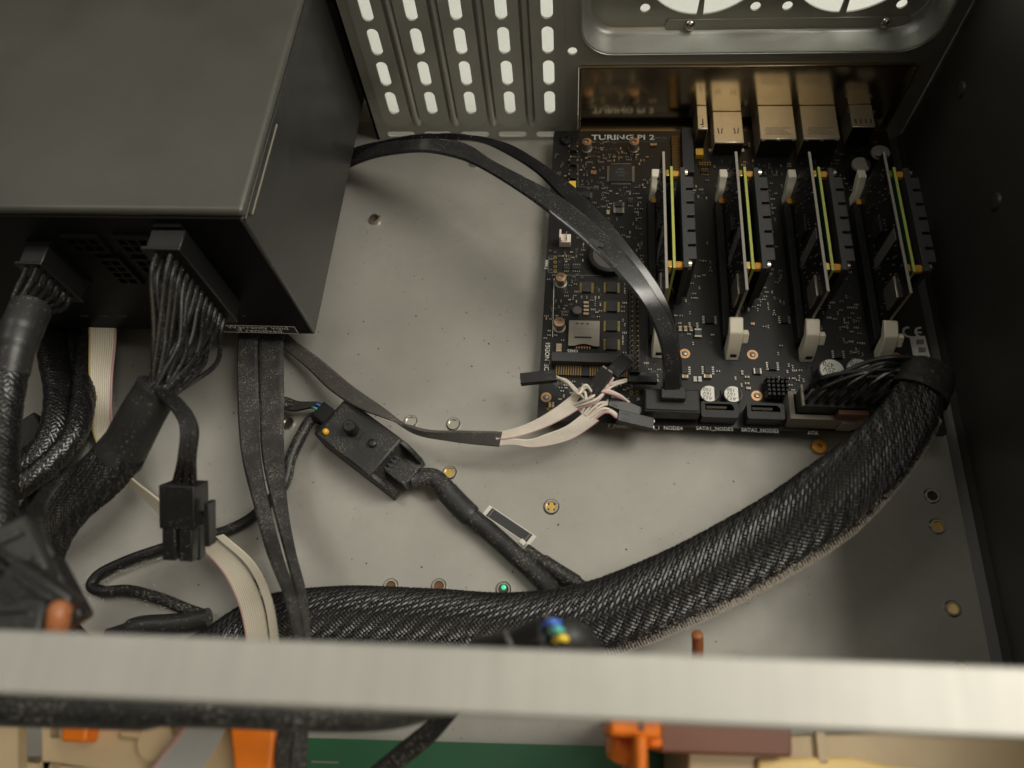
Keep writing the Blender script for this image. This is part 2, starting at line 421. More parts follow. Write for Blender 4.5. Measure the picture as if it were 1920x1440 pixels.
def sector(cx, cz, r0, r1, a0, a1, k=14):
    o = [(cx+r1*math.cos(math.radians(a0+(a1-a0)*i/k)), cz+r1*math.sin(math.radians(a0+(a1-a0)*i/k))) for i in range(k+1)]
    g = math.degrees(1.0/r0)
    return o+[(cx+r0*math.cos(math.radians(a1-(a1-a0)*i/k)), cz+r0*math.sin(math.radians(a1-(a1-a0)*i/k))) for i in range(k+1)]
for cx in (67.8, 132.0):
    for q in range(4): fh.append(sector(cx, 94, 12, 28.9, 90*q-88+2, 90*q-2))
    for sx in (-1, 1):
        for sz in (-1, 1): fh.append(circ(cx+25*sx, 94+25*sz, 2.3, 16))
plate = part('fan_plate', shape2d(rrect(16, 170, 57.2, 148, 12, 6), fh, 1.0, XZ(BY+.6)), 'zinc_panel', rear)
mb = shape2d(rrect(53, 164, 57.6, 63.2, 2, 4), [], .9, XZ(BY-.45)); part('fixing_strip', mb, 'zinc_panel', rear)
for x in (64.2, 153.0):
    mb = MB().lathe([(2.7, 0), (2.6, .9), (1.9, 1.7), (.7, 2.0), (.5, 1.5)], (0, 0, 0), 16, Matrix.Translation((x, BY-.9, 60.4)) @ Matrix.Rotation(math.pi/2, 4, 'X'))
    part('screw', mb, 'steel_shiny', rear)
# threaded inserts pressed into the floor
def insert(px, py, core='hole_dark', r=3.2, h=1.0, x=None):
    c = P(px, py, 0.4)
    o = part('threaded_insert', MB().lathe([(r, 0), (r, h*.5), (r-.5, h), (r*.66, h), (r*.62, .12)], (c.x, c.y, 0), 22, None, False), 'insert_steel', floor)
    part('insert_core', MB().lathe([(r*.64, .05), (r*.64, .2), (.05, .2)], (c.x, c.y, 0), 18), core, case)
    return c
for a in ((703, 412, 'hole_dark', 3.0, 2.2), (891, 305, 'hole_dark', 3.0, 2.2), (540, 793, 'insert_steel'), (770, 790, 'insert_steel'), (850, 795, 'insert_steel'), (843, 886, 'brass'),
          (733, 1099, 'hole_brown'), (823, 1099, 'hole_brown'), (1017, 1116, 'hole_dark'), (1747, 930, 'hole_dark'), (1757, 987, 'brass'), (1786, 1141, 'lit_desk_tray_gold'),
          (1806, 1254, 'lit_desk_tray_gold'), (481, 1094, 'hole_dark')): insert(*a)  # gold discs stand for the lit desk seen through the holes
c = insert(1034, 950, 'brass', 3.4)
for a in range(4):
    an = math.radians(45+90*a); part('insert_notch', MB().boxc((c.x+1.7*math.cos(an), c.y+1.7*math.sin(an), .2), .7, .9, .12), 'ink', case)
c = insert(944, 1105, 'hole_dark'); part('indicator_light', MB().lathe([(1.1, 0), (.9, .5), (.3, .7)], (c.x, c.y+.8, .2), 12), 'led_green', case)
c = P(1535, 838, 1); part('threaded_insert', MB().lathe([(3.1, 0), (3.1, 2.2), (2.4, 2.6), (1.2, 2.7), (1.1, 1.0)], (c.x, c.y, 0), 20), 'orange_part', floor, label='orange brass insert beside the board edge')
for px, py in ((676, 945), (1012, 640)):
    pass
c = P(168, 942, 0); c = P(160, 938, .3); part('pressed_dimple', MB().lathe([(2.6, 0), (1.6, .9), (.4, 1.1)], (c.x, c.y, 0), 14), 'zinc_floor', floor)
# cross bar over the case
A0 = P(-60, 1178, 172); A1 = P(2000, 1253, 172); d = (A1-A0).normalized(); A0 = A0-d*140; A1 = A1+d*(RX-1-A1.x)/d.x
Mx = basis(A0, d); Lb = (A1-A0).length
mb = MB().box(0, Lb, -10.6, 0, -1.4, 0, Mx); mb.box(0, Lb, -1.2, 0, -9, -1.4, Mx); mb.box(0, Lb, -10.6, -9.4, -13, -1.4, Mx)
part('cross_bar', mb, 'zinc_bar', case, bv=.5)
mb = MB().box(-300, -298.8, -330, WY+15, 0, 178); part('side_panel', mb, 'side_steel', case)

# ================================================================== i/o shield
io = thing('io_shield', 'glossy black mirror-like port shield set in the rear panel behind the board', 'port shield', (91, WY, 6))
part('shield_face', MB().box(13.6, 169.6, WY+1.4, WY+1.8, 5.5, 48.5), 'shield_black', io)
mb = MB().box(12.8, 13.9, WY-1.6, WY+1.7, 4.8, 49.3); mb.box(169.3, 170.4, WY-1.6, WY+1.7, 4.8, 49.3)
mb.box(13.9, 169.3, WY-1.6, WY+1.7, 48.2, 49.3); mb.box(13.9, 169.3, WY-1.6, WY+1.7, 4.8, 5.8)
part('shield_rim', mb, 'shield_rim', io, bv=.35)

# ================================================================== power supply
PX1, PX0, PF, PZ0, PZ1 = -102.4, -252.4, 34.2, 20.0, 107.0
psu = thing('power_supply', 'black metal power supply unit raised in the rear corner of the case', 'power supply', (-177, 100, 0))
casing = part('casing', MB().box(PX0, PX1, PF, WY+13.4, PZ0, PZ1-4.0), 'psu_black', psu, bv=1.0)
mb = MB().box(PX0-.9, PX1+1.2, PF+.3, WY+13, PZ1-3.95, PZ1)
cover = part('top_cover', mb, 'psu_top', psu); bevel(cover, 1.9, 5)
part('front_face', MB().box(PX0+1.2, PX1-1.2, PF-.02, PF+.2, PZ0+1.2, PZ1-4), 'psu_front_shaded', psu)  # dark sheet carrying the shade of the front as colour
# folded lip of the cover on the side, with its step
y1 = WY+13
lip = [(PF+.3, PZ1-4.0), (PF+.3, PZ1-5.0), (PF+4, PZ1-5.0), (PF+4.3, PZ1-7.2), (83, PZ1-7.2), (85, PZ1-9.2), (y1, PZ1-9.2), (y1, PZ1-4.0)]
part('cover_lip', MB().prism(lip, PX1+.15, PX1+1.0, 'x'), 'psu_black', psu, bv=.3)
part('seam_glint', MB().box(PX1+.1, PX1+1.15, PF+5, 82.5, PZ1-7.8, PZ1-7.15), 'atx_grey', psu)  # pale strip painting in the bright highlight along the seam
for x in (-235, -150):
    for yy in (80, 170): part('support', MB().box(x-6, x+6, yy-6, yy+6, 0, PZ0-.05), 'zinc_panel', psu)
# sockets on the front
def psu_socket(x, z0, nx, nz):
    p = 4.2; fr_ = shape2d([(x-nx*p/2-1, z0-1), (x+nx*p/2+1, z0-1), (x+nx*p/2+1, z0+nz*p+1), (x-nx*p/2-1, z0+nz*p+1)],
                           [[(x-nx*p/2+i*p+.5, z0+k*p+.5), (x-nx*p/2+i*p+p-.5, z0+k*p+.5), (x-nx*p/2+i*p+p-.5, z0+k*p+p-.5), (x-nx*p/2+i*p+.5, z0+k*p+p-.5)] for i in range(nx) for k in range(nz)], 1.6, XZ(PF-.8))
    part('outlet_socket', fr_, 'psu_front_shaded', psu)
for x, z0, nx, nz in ((-131.7, 49, 2, 12), (-190, 62, 2, 6), (-152, 62, 2, 4), (-167, 62, 2, 4), (-150, 84, 3, 2), (-170, 84, 3, 2)): psu_socket(x, z0, nx, nz)
Mf = lambda x, z: Matrix.Translation((x, PF-.06, z)) @ Matrix.Rotation(math.pi/2, 4, 'X')
st = part('warranty_sticker', MB().box(-146, -109.5, PF-.14, PF-.02, 20.6, 27.4), 'ink', psu)
mb = MB()
for a in ((-145.6, -109.9, 27.0, 27.25), (-145.6, -109.9, 20.75, 21.0), (-145.6, -145.3, 21.0, 27.0), (-110.2, -109.9, 21.0, 27.0)): mb.box(a[0], a[1], PF-.2, PF-.13, a[2], a[3])
part('sticker_border', mb, 'label_white', st)
Ms = lambda x, z: Matrix.Translation((x, PF-.17, z)) @ Matrix.Rotation(math.pi/2, 4, 'X')
mb = text_mb('Warranty void', 4.0, Ms(-127.7, 25.5), .05, 'CENTER', 1.22); mb2 = text_mb('if removed', 4.0, Ms(-127.7, 22.6), .05, 'CENTER', 1.22)
part('sticker_lettering', mb, 'label_white', st); part('sticker_lettering', mb2, 'label_white', st)
for px in (158, 195, 230, 458):
    q = PY(px, 592, PF); part('printed_mark', text_mb('VGA' if px < 400 else 'M', 2.0, Ms(q.x, q.z), .04, 'CENTER'), 'silk_dim', psu)

# ================================================================== the circuit board
BZ = 10.0; BW, BD = 170.0, 167.0
brd = thing('mini_board', 'black square cluster circuit board lettered TURING PI 2 with four upright cards', 'circuit board', (85, 83, 0))
hp = [(7, 160), (163.5, 160), (5.5, 6.5), (164, 6.5)]
rings = [(1284, 663), (1411, 665), (1419, 742), (1680, 670), (1024, 745)]
pcb = part('circuit_board', shape2d(rrect(0, BW, 0, BD, 1.5, 3), [circ(x, y, 1.7, 16) for x, y in hp], 1.6, XY(BZ-.8)), 'pcb', brd)
for x, y in hp: part('board_standoff', MB().cyl((x, y, 0), 2.6, BZ-1.65, 6), 'brass', brd)
RECTS = []                                  # taken places on the board
def taken(x0, x1, y0, y1): RECTS.append((x0, x1, y0, y1))
def free(x, y, r):
    return all(not (a-r < x < b+r and c-r < y < d_+r) for a, b, c, d_ in RECTS)
def comp(name, mb, material, bv=0, parent=None, **k): return part(name, mb, material, parent or brd, bv=bv, **k)
def at(px, py): q = P(px, py, BZ); return q.x, q.y
# --- black corner screw
x, y = at(1051, 274)
comp('mounting_screw', MB().lathe([(3.2, 0), (3.2, 1.2), (2.6, 1.9), (1.2, 2.0), (1.1, 1.2)], (hp[0][0]-.4, hp[0][1]+.3, BZ), 18), 'socket_black'); taken(2, 11, 155, 165)
# --- main controller chip with leads
def qfp(px, py, s, nl, h=1.5, name='controller_chip'):
    x, y = at(px, py); o = comp(name, MB().box(x-s/2, x+s/2, y-s/2, y+s/2, BZ+.15, BZ+h), 'chip', .15); mb = MB()
    for k in range(nl):
        u = -s/2+.7+(s-1.4)*k/(nl-1); wd = (s-1.4)/(nl-1)*.28
        for sg in (-1, 1):
            mb.box(x+u-wd, x+u+wd, y+sg*(s/2+.65)-.65, y+sg*(s/2+.65)+.65, BZ+.05, BZ+.45)
            mb.box(x+sg*(s/2+.65)-.65, x+sg*(s/2+.65)+.65, y+u-wd, y+u+wd, BZ+.05, BZ+.45)
    comp('chip_leads', mb, 'tin', 0, o, kind='stuff'); taken(x-s/2-2, x+s/2+2, y-s/2-2, y+s/2+2); return o, x, y
o, x, y = qfp(1164, 327, 11.2, 26)
for k in range(3): comp('chip_lettering', text_mb(('88E6', 'B2-NNC', '2132')[k], 1.5, Matrix.Translation((x, y+2-2*k, BZ+1.52)), .02, 'CENTER'), 'silk_dim', 0, o)
def soic(px, py, wx, wy, n, vertical=True, gold=False, name='driver_chip'):
    x, y = at(px, py); o = comp(name, MB().box(x-wx/2, x+wx/2, y-wy/2, y+wy/2, BZ+.1, BZ+1.3), 'chip', .1); mb = MB()
    for k in range(n):
        for sg in (-1, 1):
            if vertical: v = -wy/2+wy*(k+.5)/n; mb.box(x+sg*(wx/2+.55)-.55, x+sg*(wx/2+.55)+.55, y+v-wy/n*.25, y+v+wy/n*.25, BZ+.05, BZ+.4)
            else: v = -wx/2+wx*(k+.5)/n; mb.box(x+v-wx/n*.25, x+v+wx/n*.25, y+sg*(wy/2+.55)-.55, y+sg*(wy/2+.55)+.55, BZ+.05, BZ+.4)
    comp('chip_leads', mb, 'gold' if gold else 'tin', 0, o, kind='stuff'); taken(x-wx/2-1.4, x+wx/2+1.4, y-wy/2-1.4, y+wy/2+1.4); return o
for py in (540, 576, 612, 647): soic(1147, py, 5.2, 5.6, 9, True, True)
soic(1100, 540, 4.4, 5.6, 9, True, True)
for px, py in ((1327, 695), (1448, 687), (1571, 665)): soic(px, py, 3.2, 4.2, 4)
soic(1283, 695, 3.2, 4.2, 4); soic(1081, 503, 4.0, 2.4, 4, False); soic(1100, 367, 3.4, 3.6, 4); soic(1321, 323, 3.8, 2.0, 4, False, True)
soic(1062, 503, 2.6, 2.4, 3, False); soic(1182, 380, 2.6, 2.8, 3, False)
for px, py, wx, wy, n in ((1160, 385, 3.4, 3.2, 4), (1395, 272, 4, 3, 5), (1520, 305, 3, 3, 4), (1470, 600, 3, 4, 4), (1330, 600, 4.2, 4.2, 5), (1300, 610, 2.2, 3, 3)): soic(px, py, wx, wy, n)
# --- soldered nuts / stand-offs for the card slots
def standoff(px, py, h=5.2, r=2.45):
    x, y = at(px, py); comp('slot_standoff', MB().lathe([(r*1.18, 0), (r*1.18, .35), (r, .4), (r, h), (1.15, h), (1.05, h-.7)], (x, y, BZ), 20), 'sim_steel')
    comp('standoff_bush', MB().lathe([(r*.96, h+.02), (r*.5, h+.15), (r*.42, h-.4)], (x, y, BZ), 16, None, False), 'copper_pad'); taken(x-3, x+3, y-3, y+3)
for q in ((1100, 279), (1188, 279), (1052, 531), (1049, 614)): standoff(*q)
# --- small slide switches at the left edge
for k, py in enumerate((282, 308, 334)):
    x, y = at(1075, py); o = comp('slide_switch', MB().boxc((x, y, BZ), 3.6, 3.4, 2.0), 'socket_black', .15)
    mb = MB()
    for sx in (-1, 1): mb.boxc((x+sx*2.1, y+.9, BZ), .7, 1.2, 2.2); mb.boxc((x+sx*2.1, y-1.3, BZ), .6, .7, .8)
    comp('switch_leg', mb, 'tin', 0, o); taken(x-3, x+3, y-3, y+3)
x, y = at(1073, 352); comp('yellow_switch', MB().boxc((x, y, BZ), 3.6, 4.6, 2.6), 'yellow_part', .2); taken(x-2.5, x+2.5, y-3, y+3)
# --- white fan socket
x, y = at(1059, 456); mb = MB().box(x-2.6, x+2.9, y-2.4, y+2.4, BZ, BZ+4.2); mb.box(x-2.6, x-1.7, y-2.4, y+2.4, BZ+4.2, BZ+8.0); mb.box(x-1.7, x-.9, y-2.0, y-1.2, BZ+4.2, BZ+5)
comp('fan_socket', mb, 'header_white', .2); taken(x-4, x+4, y-4, y+4)
for k in range(3): comp('socket_pin', MB().boxc((x+.8, y-1.5+1.5*k, BZ+4.2), .5, .5, 3), 'tin')
# --- coin cell holder
x, y = at(1143, 485); o = comp('coin_cell_holder', MB().lathe([(10.5, 0), (10.5, 4.2), (10, 4.6), (8.6, 4.6), (8.4, 3.6)], (x, y, BZ), 36), 'socket_black'); taken(x-11, x+11, y-11, y+11)
comp('coin_cell', MB().lathe([(8.2, 3.0), (8.2, 3.9), (7.6, 4.1)], (x, y, BZ), 32), 'chip_grey', 0, o)
# --- plated holes
def padring(px, py, r0, r1, material='gold'):
    x, y = at(px, py); comp('plated_hole', MB().lathe([(r0, .03), (r0, .1), (r1, .1), (r1, .03)], (x, y, BZ), 14, None, False), material); taken(x-r0, x+r0, y-r0, y+r0)
for py in (483, 491.5, 500, 508): padring(1041, py, .85, .45)
for px in (1184, 1195): padring(px, 736, .9, .5)
for px, py in rings: padring(px, py, 2.4, 1.3, 'copper_pad')
for px, py in rings:
    x, y = at(px, py); comp('plated_core', MB().lathe([(1.2, .03), (.9, .5), (.3, .6)], (x, y, BZ), 12), 'sim_steel')
# --- SIM card holder
x, y = at(1095, 628); x0, x1, y0, y1 = x-7, x+7, y-6.6, y+6.6
ol = [(x0, y0), (x0+2.6, y0)]+[(x0+2.6+8.8*i/8, y0+1.1*math.sin(math.pi*i/8)) for i in range(1, 8)]+[(x1-2.6, y0), (x1, y0), (x1, y1), (x0, y1)]
hs = [rrect(x0+2.6, x0+10.5, y0+3.9, y0+4.8, .4, 3)]+[rrect(x0+3+2.4*k, x0+4.2+2.4*k, y1-1.9, y1-1.3, .25, 2) for k in range(3)]
o = comp('sim_holder', shape2d(ol, hs, .35, XY(BZ+1.5)), 'sim_steel'); taken(x0-1.5, x1+1.5, y0-2.5, y1+1.5)
comp('sim_base', MB().box(x0+.3, x1-.3, y0+1.3, y1-.2, BZ, BZ+1.3), 'chip', 0, o)
for yy in (y0+6.2, y0+9.2): comp('pressed_line', MB().box(x0+2.4, x1-2.6, yy, yy+.22, BZ+1.62, BZ+1.75), 'tin', 0, o)
for k in range(6): comp('sim_contact', MB().boxc((x-3.2+1.2*k, y0-.1, BZ), .6, 1.2, .5), 'copper_pad', 0, o)
# --- inductor, tan capacitors
x, y = at(1082, 586); comp('inductor', MB().prism([(x+2.3*math.cos(math.pi*(i+.5)/4), y+2.3*math.sin(math.pi*(i+.5)/4)) for i in range(8)], BZ, BZ+2.4), 'chip_grey', .3); taken(x-3, x+3, y-3, y+3)
def smd(px, py, wx, wy, h, body, end=True, z=BZ):
    x, y = at(px, py); o = comp('capacitor_chip' if body in ('tan_cap', 'copper_pad') else 'passive_chip', MB().boxc((x, y, z+.03), wx, wy, h), body, .06)
    if end:
        mb = MB()
        if wx >= wy: mb.boxc((x-wx/2-.05, y, z+.02), wx*.22, wy+.06, h+.05); mb.boxc((x+wx/2+.05, y, z+.02), wx*.22, wy+.06, h+.05)
        else: mb.boxc((x, y-wy/2-.05, z+.02), wx+.06, wy*.22, h+.05); mb.boxc((x, y+wy/2+.05, z+.02), wx+.06, wy*.22, h+.05)
        comp('end_cap', mb, 'tin', 0, o)
    taken(x-wx/2-.6, x+wx/2+.6, y-wy/2-.6, y+wy/2+.6)
for py in (569, 576, 583, 590): smd(1099, py, 1.9, 1.1, 1.0, 'tan_cap')
for a in ((1048, 656, 2.4, 3.2, 2.2, 'tan_cap'), (1326, 708, 2.6, 1.6, 1.6, 'tan_cap'), (1284, 708, 2.0, 1.6, 1.4, 'tan_cap'), (1113, 325, 2.2, 2.2, 1.0, 'copper_pad'), (1225, 273, 2.6, 1.2, 1, 'tan_cap'),
          (1160, 398, 4.2, 3.2, 1.6, 'chip_grey'), (1140, 400, 1.6, 2.2, 1, 'tan_cap'), (1163, 382, 1.4, 2.0, 1, 'tan_cap'), (1275, 618, 1.4, 2, 1, 'tan_cap'), (1285, 618, 1.4, 2, 1, 'tan_cap'), (1295, 618, 1.4, 2, 1, 'tan_cap'),
          (1308, 627, 3.0, 3.4, 1.6, 'chip_grey'), (1037, 760, 1, 2, .8, 'tan_cap'), (1031, 760, 1, 2, .8, 'tan_cap'), (1303, 712, 1.4, 1.9, .8, 'silk'), (1312, 712, 1.4, 1.9, .8, 'silk'), (1419, 698, 2.6, 2.6, 1.4, 'chip_grey'),
          (1400, 708, 1.4, 1, .8, 'tan_cap'), (1400, 720, 1.4, 1, .8, 'tan_cap'), (1403, 729, 1.4, 1, .8, 'header_white'), (1391, 700, 1, 1.4, .8, 'tan_cap'), (1411, 608, 1.2, 1.2, .6, 'copper_pad')): smd(*a)
# --- orange and yellow blocks below the first port
x, y = at(1310, 292); comp('orange_block', MB().boxc((x, y, BZ), 3.8, 4.2, 3.0), 'yellow_part', .15); taken(x-3, x+3, y-5, y+6)
x, y = at(1310, 268); comp('orange_block', MB().boxc((x, y, BZ), 2.6, 4.4, 1.6), 'orange_part', .15)
x, y = at(1321, 318)
mb = MB()
for i in range(5):
    for k in range(2): mb.boxc((x-2.54+1.27*i, y+1.2+1.27*k, BZ), .5, .5, 2.4)
comp('pin_header', mb, 'gold', kind='stuff'); taken(x-4, x+4, y-2, y+5)
# --- 40-pin header
x0, y0 = at(1189, 702); y1 = at(1189, 548)[1]
hd = comp('pin_header', MB().box(x0-2.5, x0+2.5, y0, y1, BZ, BZ+2.4), 'socket_black', .15); mb = MB(); n = 17
for i in range(n):
    for sx in (-1.27, 1.27): mb.boxc((x0+sx, y0+(y1-y0)*(i+.5)/n, BZ+2.4), .55, .55, 3.4)
comp('header_pins', mb, 'contact_dim', 0, hd, kind='stuff'); taken(x0-3, x0+3, y0-1, y1+1)
# --- the mini pci-e slots
def mpcie(x0, x1, y0, y1, vertical):
    o = comp('card_slot', MB().box(x0, x1, y0, y1, BZ, BZ+6.0), 'slot_grey', .25); mb = MB(); mt = MB()
    if not vertical:
        mb.box(x0+1.5, x1-1, y0-4.6, y0, BZ, BZ+1.6)
        for i in range(30):
            if 10 < i < 14: continue
            xx = x0+2.4+(x1-x0-4.6)*i/29; mt.box(xx-.22, xx+.22, y0-4.8, y0+.1, BZ+1.6, BZ+1.9); mt.boxc((xx, y0-4.6, BZ), .4, .9, .5)
    else:
        mb.box(x0-4.6, x0, y0+1, y1-1.5, BZ, BZ+1.6)
        for i in range(26):
            yy = y0+2+(y1-y0-4)*i/25; mt.box(x0-4.6, x0+.1, yy-.2, yy+.2, BZ+1.6, BZ+1.85)
    comp('slot_lip', mb, 'socket_black', 0, o); comp('slot_contacts', mt, 'contact_dim', 0, o, kind='stuff')
xa, ya = at(1034, 688); xb = at(1184, 688)[0]; mpcie(xa, xb, ya, ya+4.6, False); taken(xa-1, xb+1, ya-6, ya+6)
mpcie(65.8, 71.4, 134, 163.5, True); taken(60, 73, 132, 166)
# --- upright sockets for the compute cards, with ivory latches
SX = [52.6, 84.8, 116.8, 148.8]; lat_b = []
def latch_mb(x, y, sg):
    """ivory latch; sg=+1 leans towards +y (front end), -1 the rear end"""
    f = lambda a, b: (y+sg*a, BZ+b)
    m1 = MB().prism([f(-3.4, 0), f(3.0, 0), f(4.5, 5.5), f(5.2, 9.5), f(11.0, 13.6), f(9.6, 15.2), f(3.0, 13.4), f(.2, 9.2), f(-1.6, 5)], x-3.2, x+2.6, 'x')
    m1.prism([f(.4, 8.6), f(3.4, 8.2), f(6.0, 11.6), f(3.2, 13.0)], x+2.6, x+5.2, 'x')
    return m1
for i, x in enumerate(SX):
    o = comp('card_socket', MB().box(x-4.3, x+3.6, 40, 116, BZ, BZ+4.6), 'socket_black', .2)
    mb = MB().box(x-4.3, x-1.0, 40.5, 115.5, BZ+4.6, BZ+6.4); mb.box(x+1.4, x+3.6, 40.5, 115.5, BZ+4.6, BZ+7.6); comp('socket_wall', mb, 'socket_black', .15, o)
    mb = MB()
    for k in range(54): mb.box(x+3.6, x+4.6, 42+1.34*k, 42.6+1.34*k, BZ+.1, BZ+1.0)
    comp('socket_contacts', mb, 'chip_grey', 0, o, kind='stuff')
    l = comp('latch', latch_mb(x, 35.5, 1), 'white_plastic', .5, o)
    comp('latch_slot', MB().box(x-1.7, x+.9, 31.9, 32.3, BZ+3.4, BZ+5.8, Matrix.Translation((0, 0, 0))), 'ink', 0, o)
    comp('latch', latch_mb(x-.6, 120.6, -1) if False else MB().prism([(117.2, BZ), (123, BZ), (123.2, BZ+5), (126.5, BZ+9), (128.8, BZ+14.2), (123.6, BZ+14.8), (121.6, BZ+10.6), (119.2, BZ+8.4)], x-3.2, x+.6, 'x'), 'white_plastic', .5, o)
    comp('latch_shadow_block', MB().box(x-2.6, x+1.5, 114.2, 117.2, BZ+4.6, BZ+7.0), 'orange_part', .3, o)  # orange block put in for the orange-tinted shadow below the rear latch
    taken(x-5.5, x+5.2, 31, 124)
# --- electrolytic capacitors
def ecap(px, py, r, h, txt, rot=0, base=True):
    x, y = at(px, py); o = comp('electrolytic_capacitor', MB().lathe([(r*.98, .8), (r, 1.4), (r, h-.5), (r*.94, h), (r*.5, h+.01)], (x, y, BZ), 26), 'cap_silver')
    if base:
        q = r*1.05; c_ = q*.35; comp('capacitor_base', MB().prism([(x-q+c_, y-q), (x+q-c_, y-q), (x+q, y-q+c_), (x+q, y+q), (x-q, y+q), (x-q, y-q+c_)], BZ, BZ+.9), 'socket_black', 0, o)
    comp('capacitor_sleeve', MB().lathe([(r*1.015, .9), (r*1.015, h-.9)], (x, y, BZ), 26, None, False), 'socket_black', 0, o)
    a0 = 55; seg = [(x+r*.93*math.cos(math.radians(a)+rot), y+r*.93*math.sin(math.radians(a)+rot)) for a in range(-a0, a0+1, 11)]
    comp('polarity_mark', MB().prism(seg, BZ+h+.01, BZ+h+.06), 'ink', 0, o)
    for k, t in enumerate(txt):
        comp('capacitor_lettering', text_mb(t, r*.62, Matrix.Translation((x-r*.22, y+r*.5-r*.5*k, BZ+h+.04)) @ Matrix.Rotation(math.pi*.94, 4, 'Z'), .04, 'CENTER'), 'ink', 0, o)
    taken(x-r-1, x+r+1, y-r-1, y+r+1)
ecap(1326, 748, 3.9, 5.6, ('100', '16V', 'A52')); ecap(1370, 749, 3.9, 5.6, ('100', '16V', 'A52'))
ecap(1548, 710, 5.2, 8.6, ('470', '25V', 'A1'), math.radians(-75)); ecap(1598, 709, 5.2, 8.6, ('470', '25V', 'A1'), math.radians(-80))
ecap(1606, 326, 4.6, 7.0, (), .2); ecap(1640, 307, 4.6, 8.2, (), math.radians(-90))
# --- little heat sink
x, y = at(1452, 735); o = comp('small_heat_sink', MB().boxc((x, y, BZ+1), 9, 9, 1.6), 'socket_black', .1)
for i in range(5):
    for k in range(5): comp('heat_sink_pin', MB().boxc((x-3.8+1.9*i, y-3.8+1.9*k, BZ+2.6), 1.1, 1.1, 4), 'socket_black', 0, o)
comp('heat_sink_chip', MB().boxc((x, y, BZ), 8, 8, 1), 'chip', 0, o); taken(x-5, x+5, y-5, y+5)
# --- SATA sockets
def sata(xc):
    y0 = 1.2; o = comp('sata_socket', shape2d(rrect(xc-7.6, xc+7.6, y0, y0+7.2, 1.0, 3), [[(xc-5.9, y0+3.3), (xc+5.9, y0+3.3), (xc+5.9, y0+5.0), (xc+4.6, y0+6.2), (xc-5.9, y0+6.2)]], 7.6, XY(BZ+4)), 'socket_black', .15)
    comp('sata_blade', MB().box(xc-5.2, xc+3.2, y0+4.7, y0+5.6, BZ+1.2, BZ+6.6), 'plastic_grey', 0, o)
    comp('sata_floor', MB().box(xc-5.9, xc+5.9, y0+3.3, y0+6.2, BZ+.15, BZ+1.2), 'socket_black', 0, o)
    for k in range(7): comp('sata_contact', MB().boxc((xc-4.4+1.15*k, y0+4.65, BZ+1.3), .5, .12, 5), 'brass', 0, o)
    taken(xc-9, xc+9, 0, 10)
sata(76.6); sata(95.4)
# --- 24-pin power socket
comp('power_socket', shape2d([(104.6, 1.0), (158.4, 1.0), (158.4, 13.4), (104.6, 13.4)], [[(106.6, 3.0), (156.4, 3.0), (156.4, 12.2), (106.6, 12.2)]], 9.6, XY(BZ+4.8)), 'atx_grey', .3)
comp('socket_latch', MB().box(125, 131, -.2, 1.0, BZ+1, BZ+9), 'atx_grey', .2); taken(103, 160, 0, 15)
comp('socket_floor', MB().box(106.6, 156.4, 3.0, 12.2, BZ+.1, BZ+1.5), 'atx_grey')
# --- usb header under the flat cable
UX, UY = 56.6, 6.6
comp('usb_header', MB().box(UX-11, UX+11, UY-4.2, UY+4.4, BZ, BZ+4.2), 'socket_black', .2); taken(UX-13, UX+13, 0, 13)
# --- ports at the rear edge
def port(name, x0, x1, y0, h, material='port_steel', y1=171.7): o = comp(name, MB().box(x0, x1, y0, y1, BZ, BZ+h), material, .35); taken(x0-1, x1+1, y0-1.5, BD); comp('port_back', MB().box(x0+.25, x1-.25, y0-.35, y0+.05, BZ+.05, BZ+h-.7), 'socket_black', 0, o); return o
o = port('narrow_usb_port', 72.8, 77.8, 156, 12.6); comp('port_spring', MB().box(75.2, 75.7, 158.6, 162.6, BZ+12.6, BZ+12.75), 'ink', 0, o); comp('port_spring', MB().box(74.2, 75.2, 158.6, 159.1, BZ+12.6, BZ+12.75), 'ink', 0, o)
comp('port_spring', MB().cyl((75.4, 157.4, BZ+12.6), .3, .14), 'ink', 0, o)
o = port('video_port', 81.4, 96.0, 150.8, 8.6)
for x in (84.6, 92.6):
    for sg in (-1, 1): comp('spring_slot', MB().prism([(x+sg*1.3, 160.5), (x+sg*.9, 160.5), (x+sg*.4, 156.8), (x+sg*.9, 156.6)], BZ+8.6, BZ+8.75), 'ink', 0, o)
for x in (80.6, 96.8): comp('port_foot', MB().boxc((x, 152.4, BZ), 1.4, 2, 1.6), 'tin', 0, o)
for x0 in (103.0, 123.6):
    o = port('network_port', x0, x0+17.4, 149.6, 12.4)
    for k in range(4): comp('port_print', MB().box(x0+2.4+.6*(k % 2), x0+15-1.4*(k % 3), 152.6+1.3*k, 152.9+1.3*k, BZ+12.4, BZ+12.45), 'silk_dim', 0, o)
    for k in range(3): comp('port_foot', MB().boxc((x0+1.5+7.2*k, 149.3, BZ+11.4), 1.6, .8, .8), 'tin', 0, o)
o = port('stacked_usb_port', 147.4, 158.4, 157, 13.0)
for x in (147.0, 158.8): comp('port_foot', MB().boxc((x, 166.5, BZ+11.5), 1.4, 1.8, 1.6), 'tin', 0, o)
for k in range(4): comp('port_spring', MB().boxc((149.4+2.4*k, 160.5, BZ+13.0), .5, 2.6, .14), 'ink', 0, o)
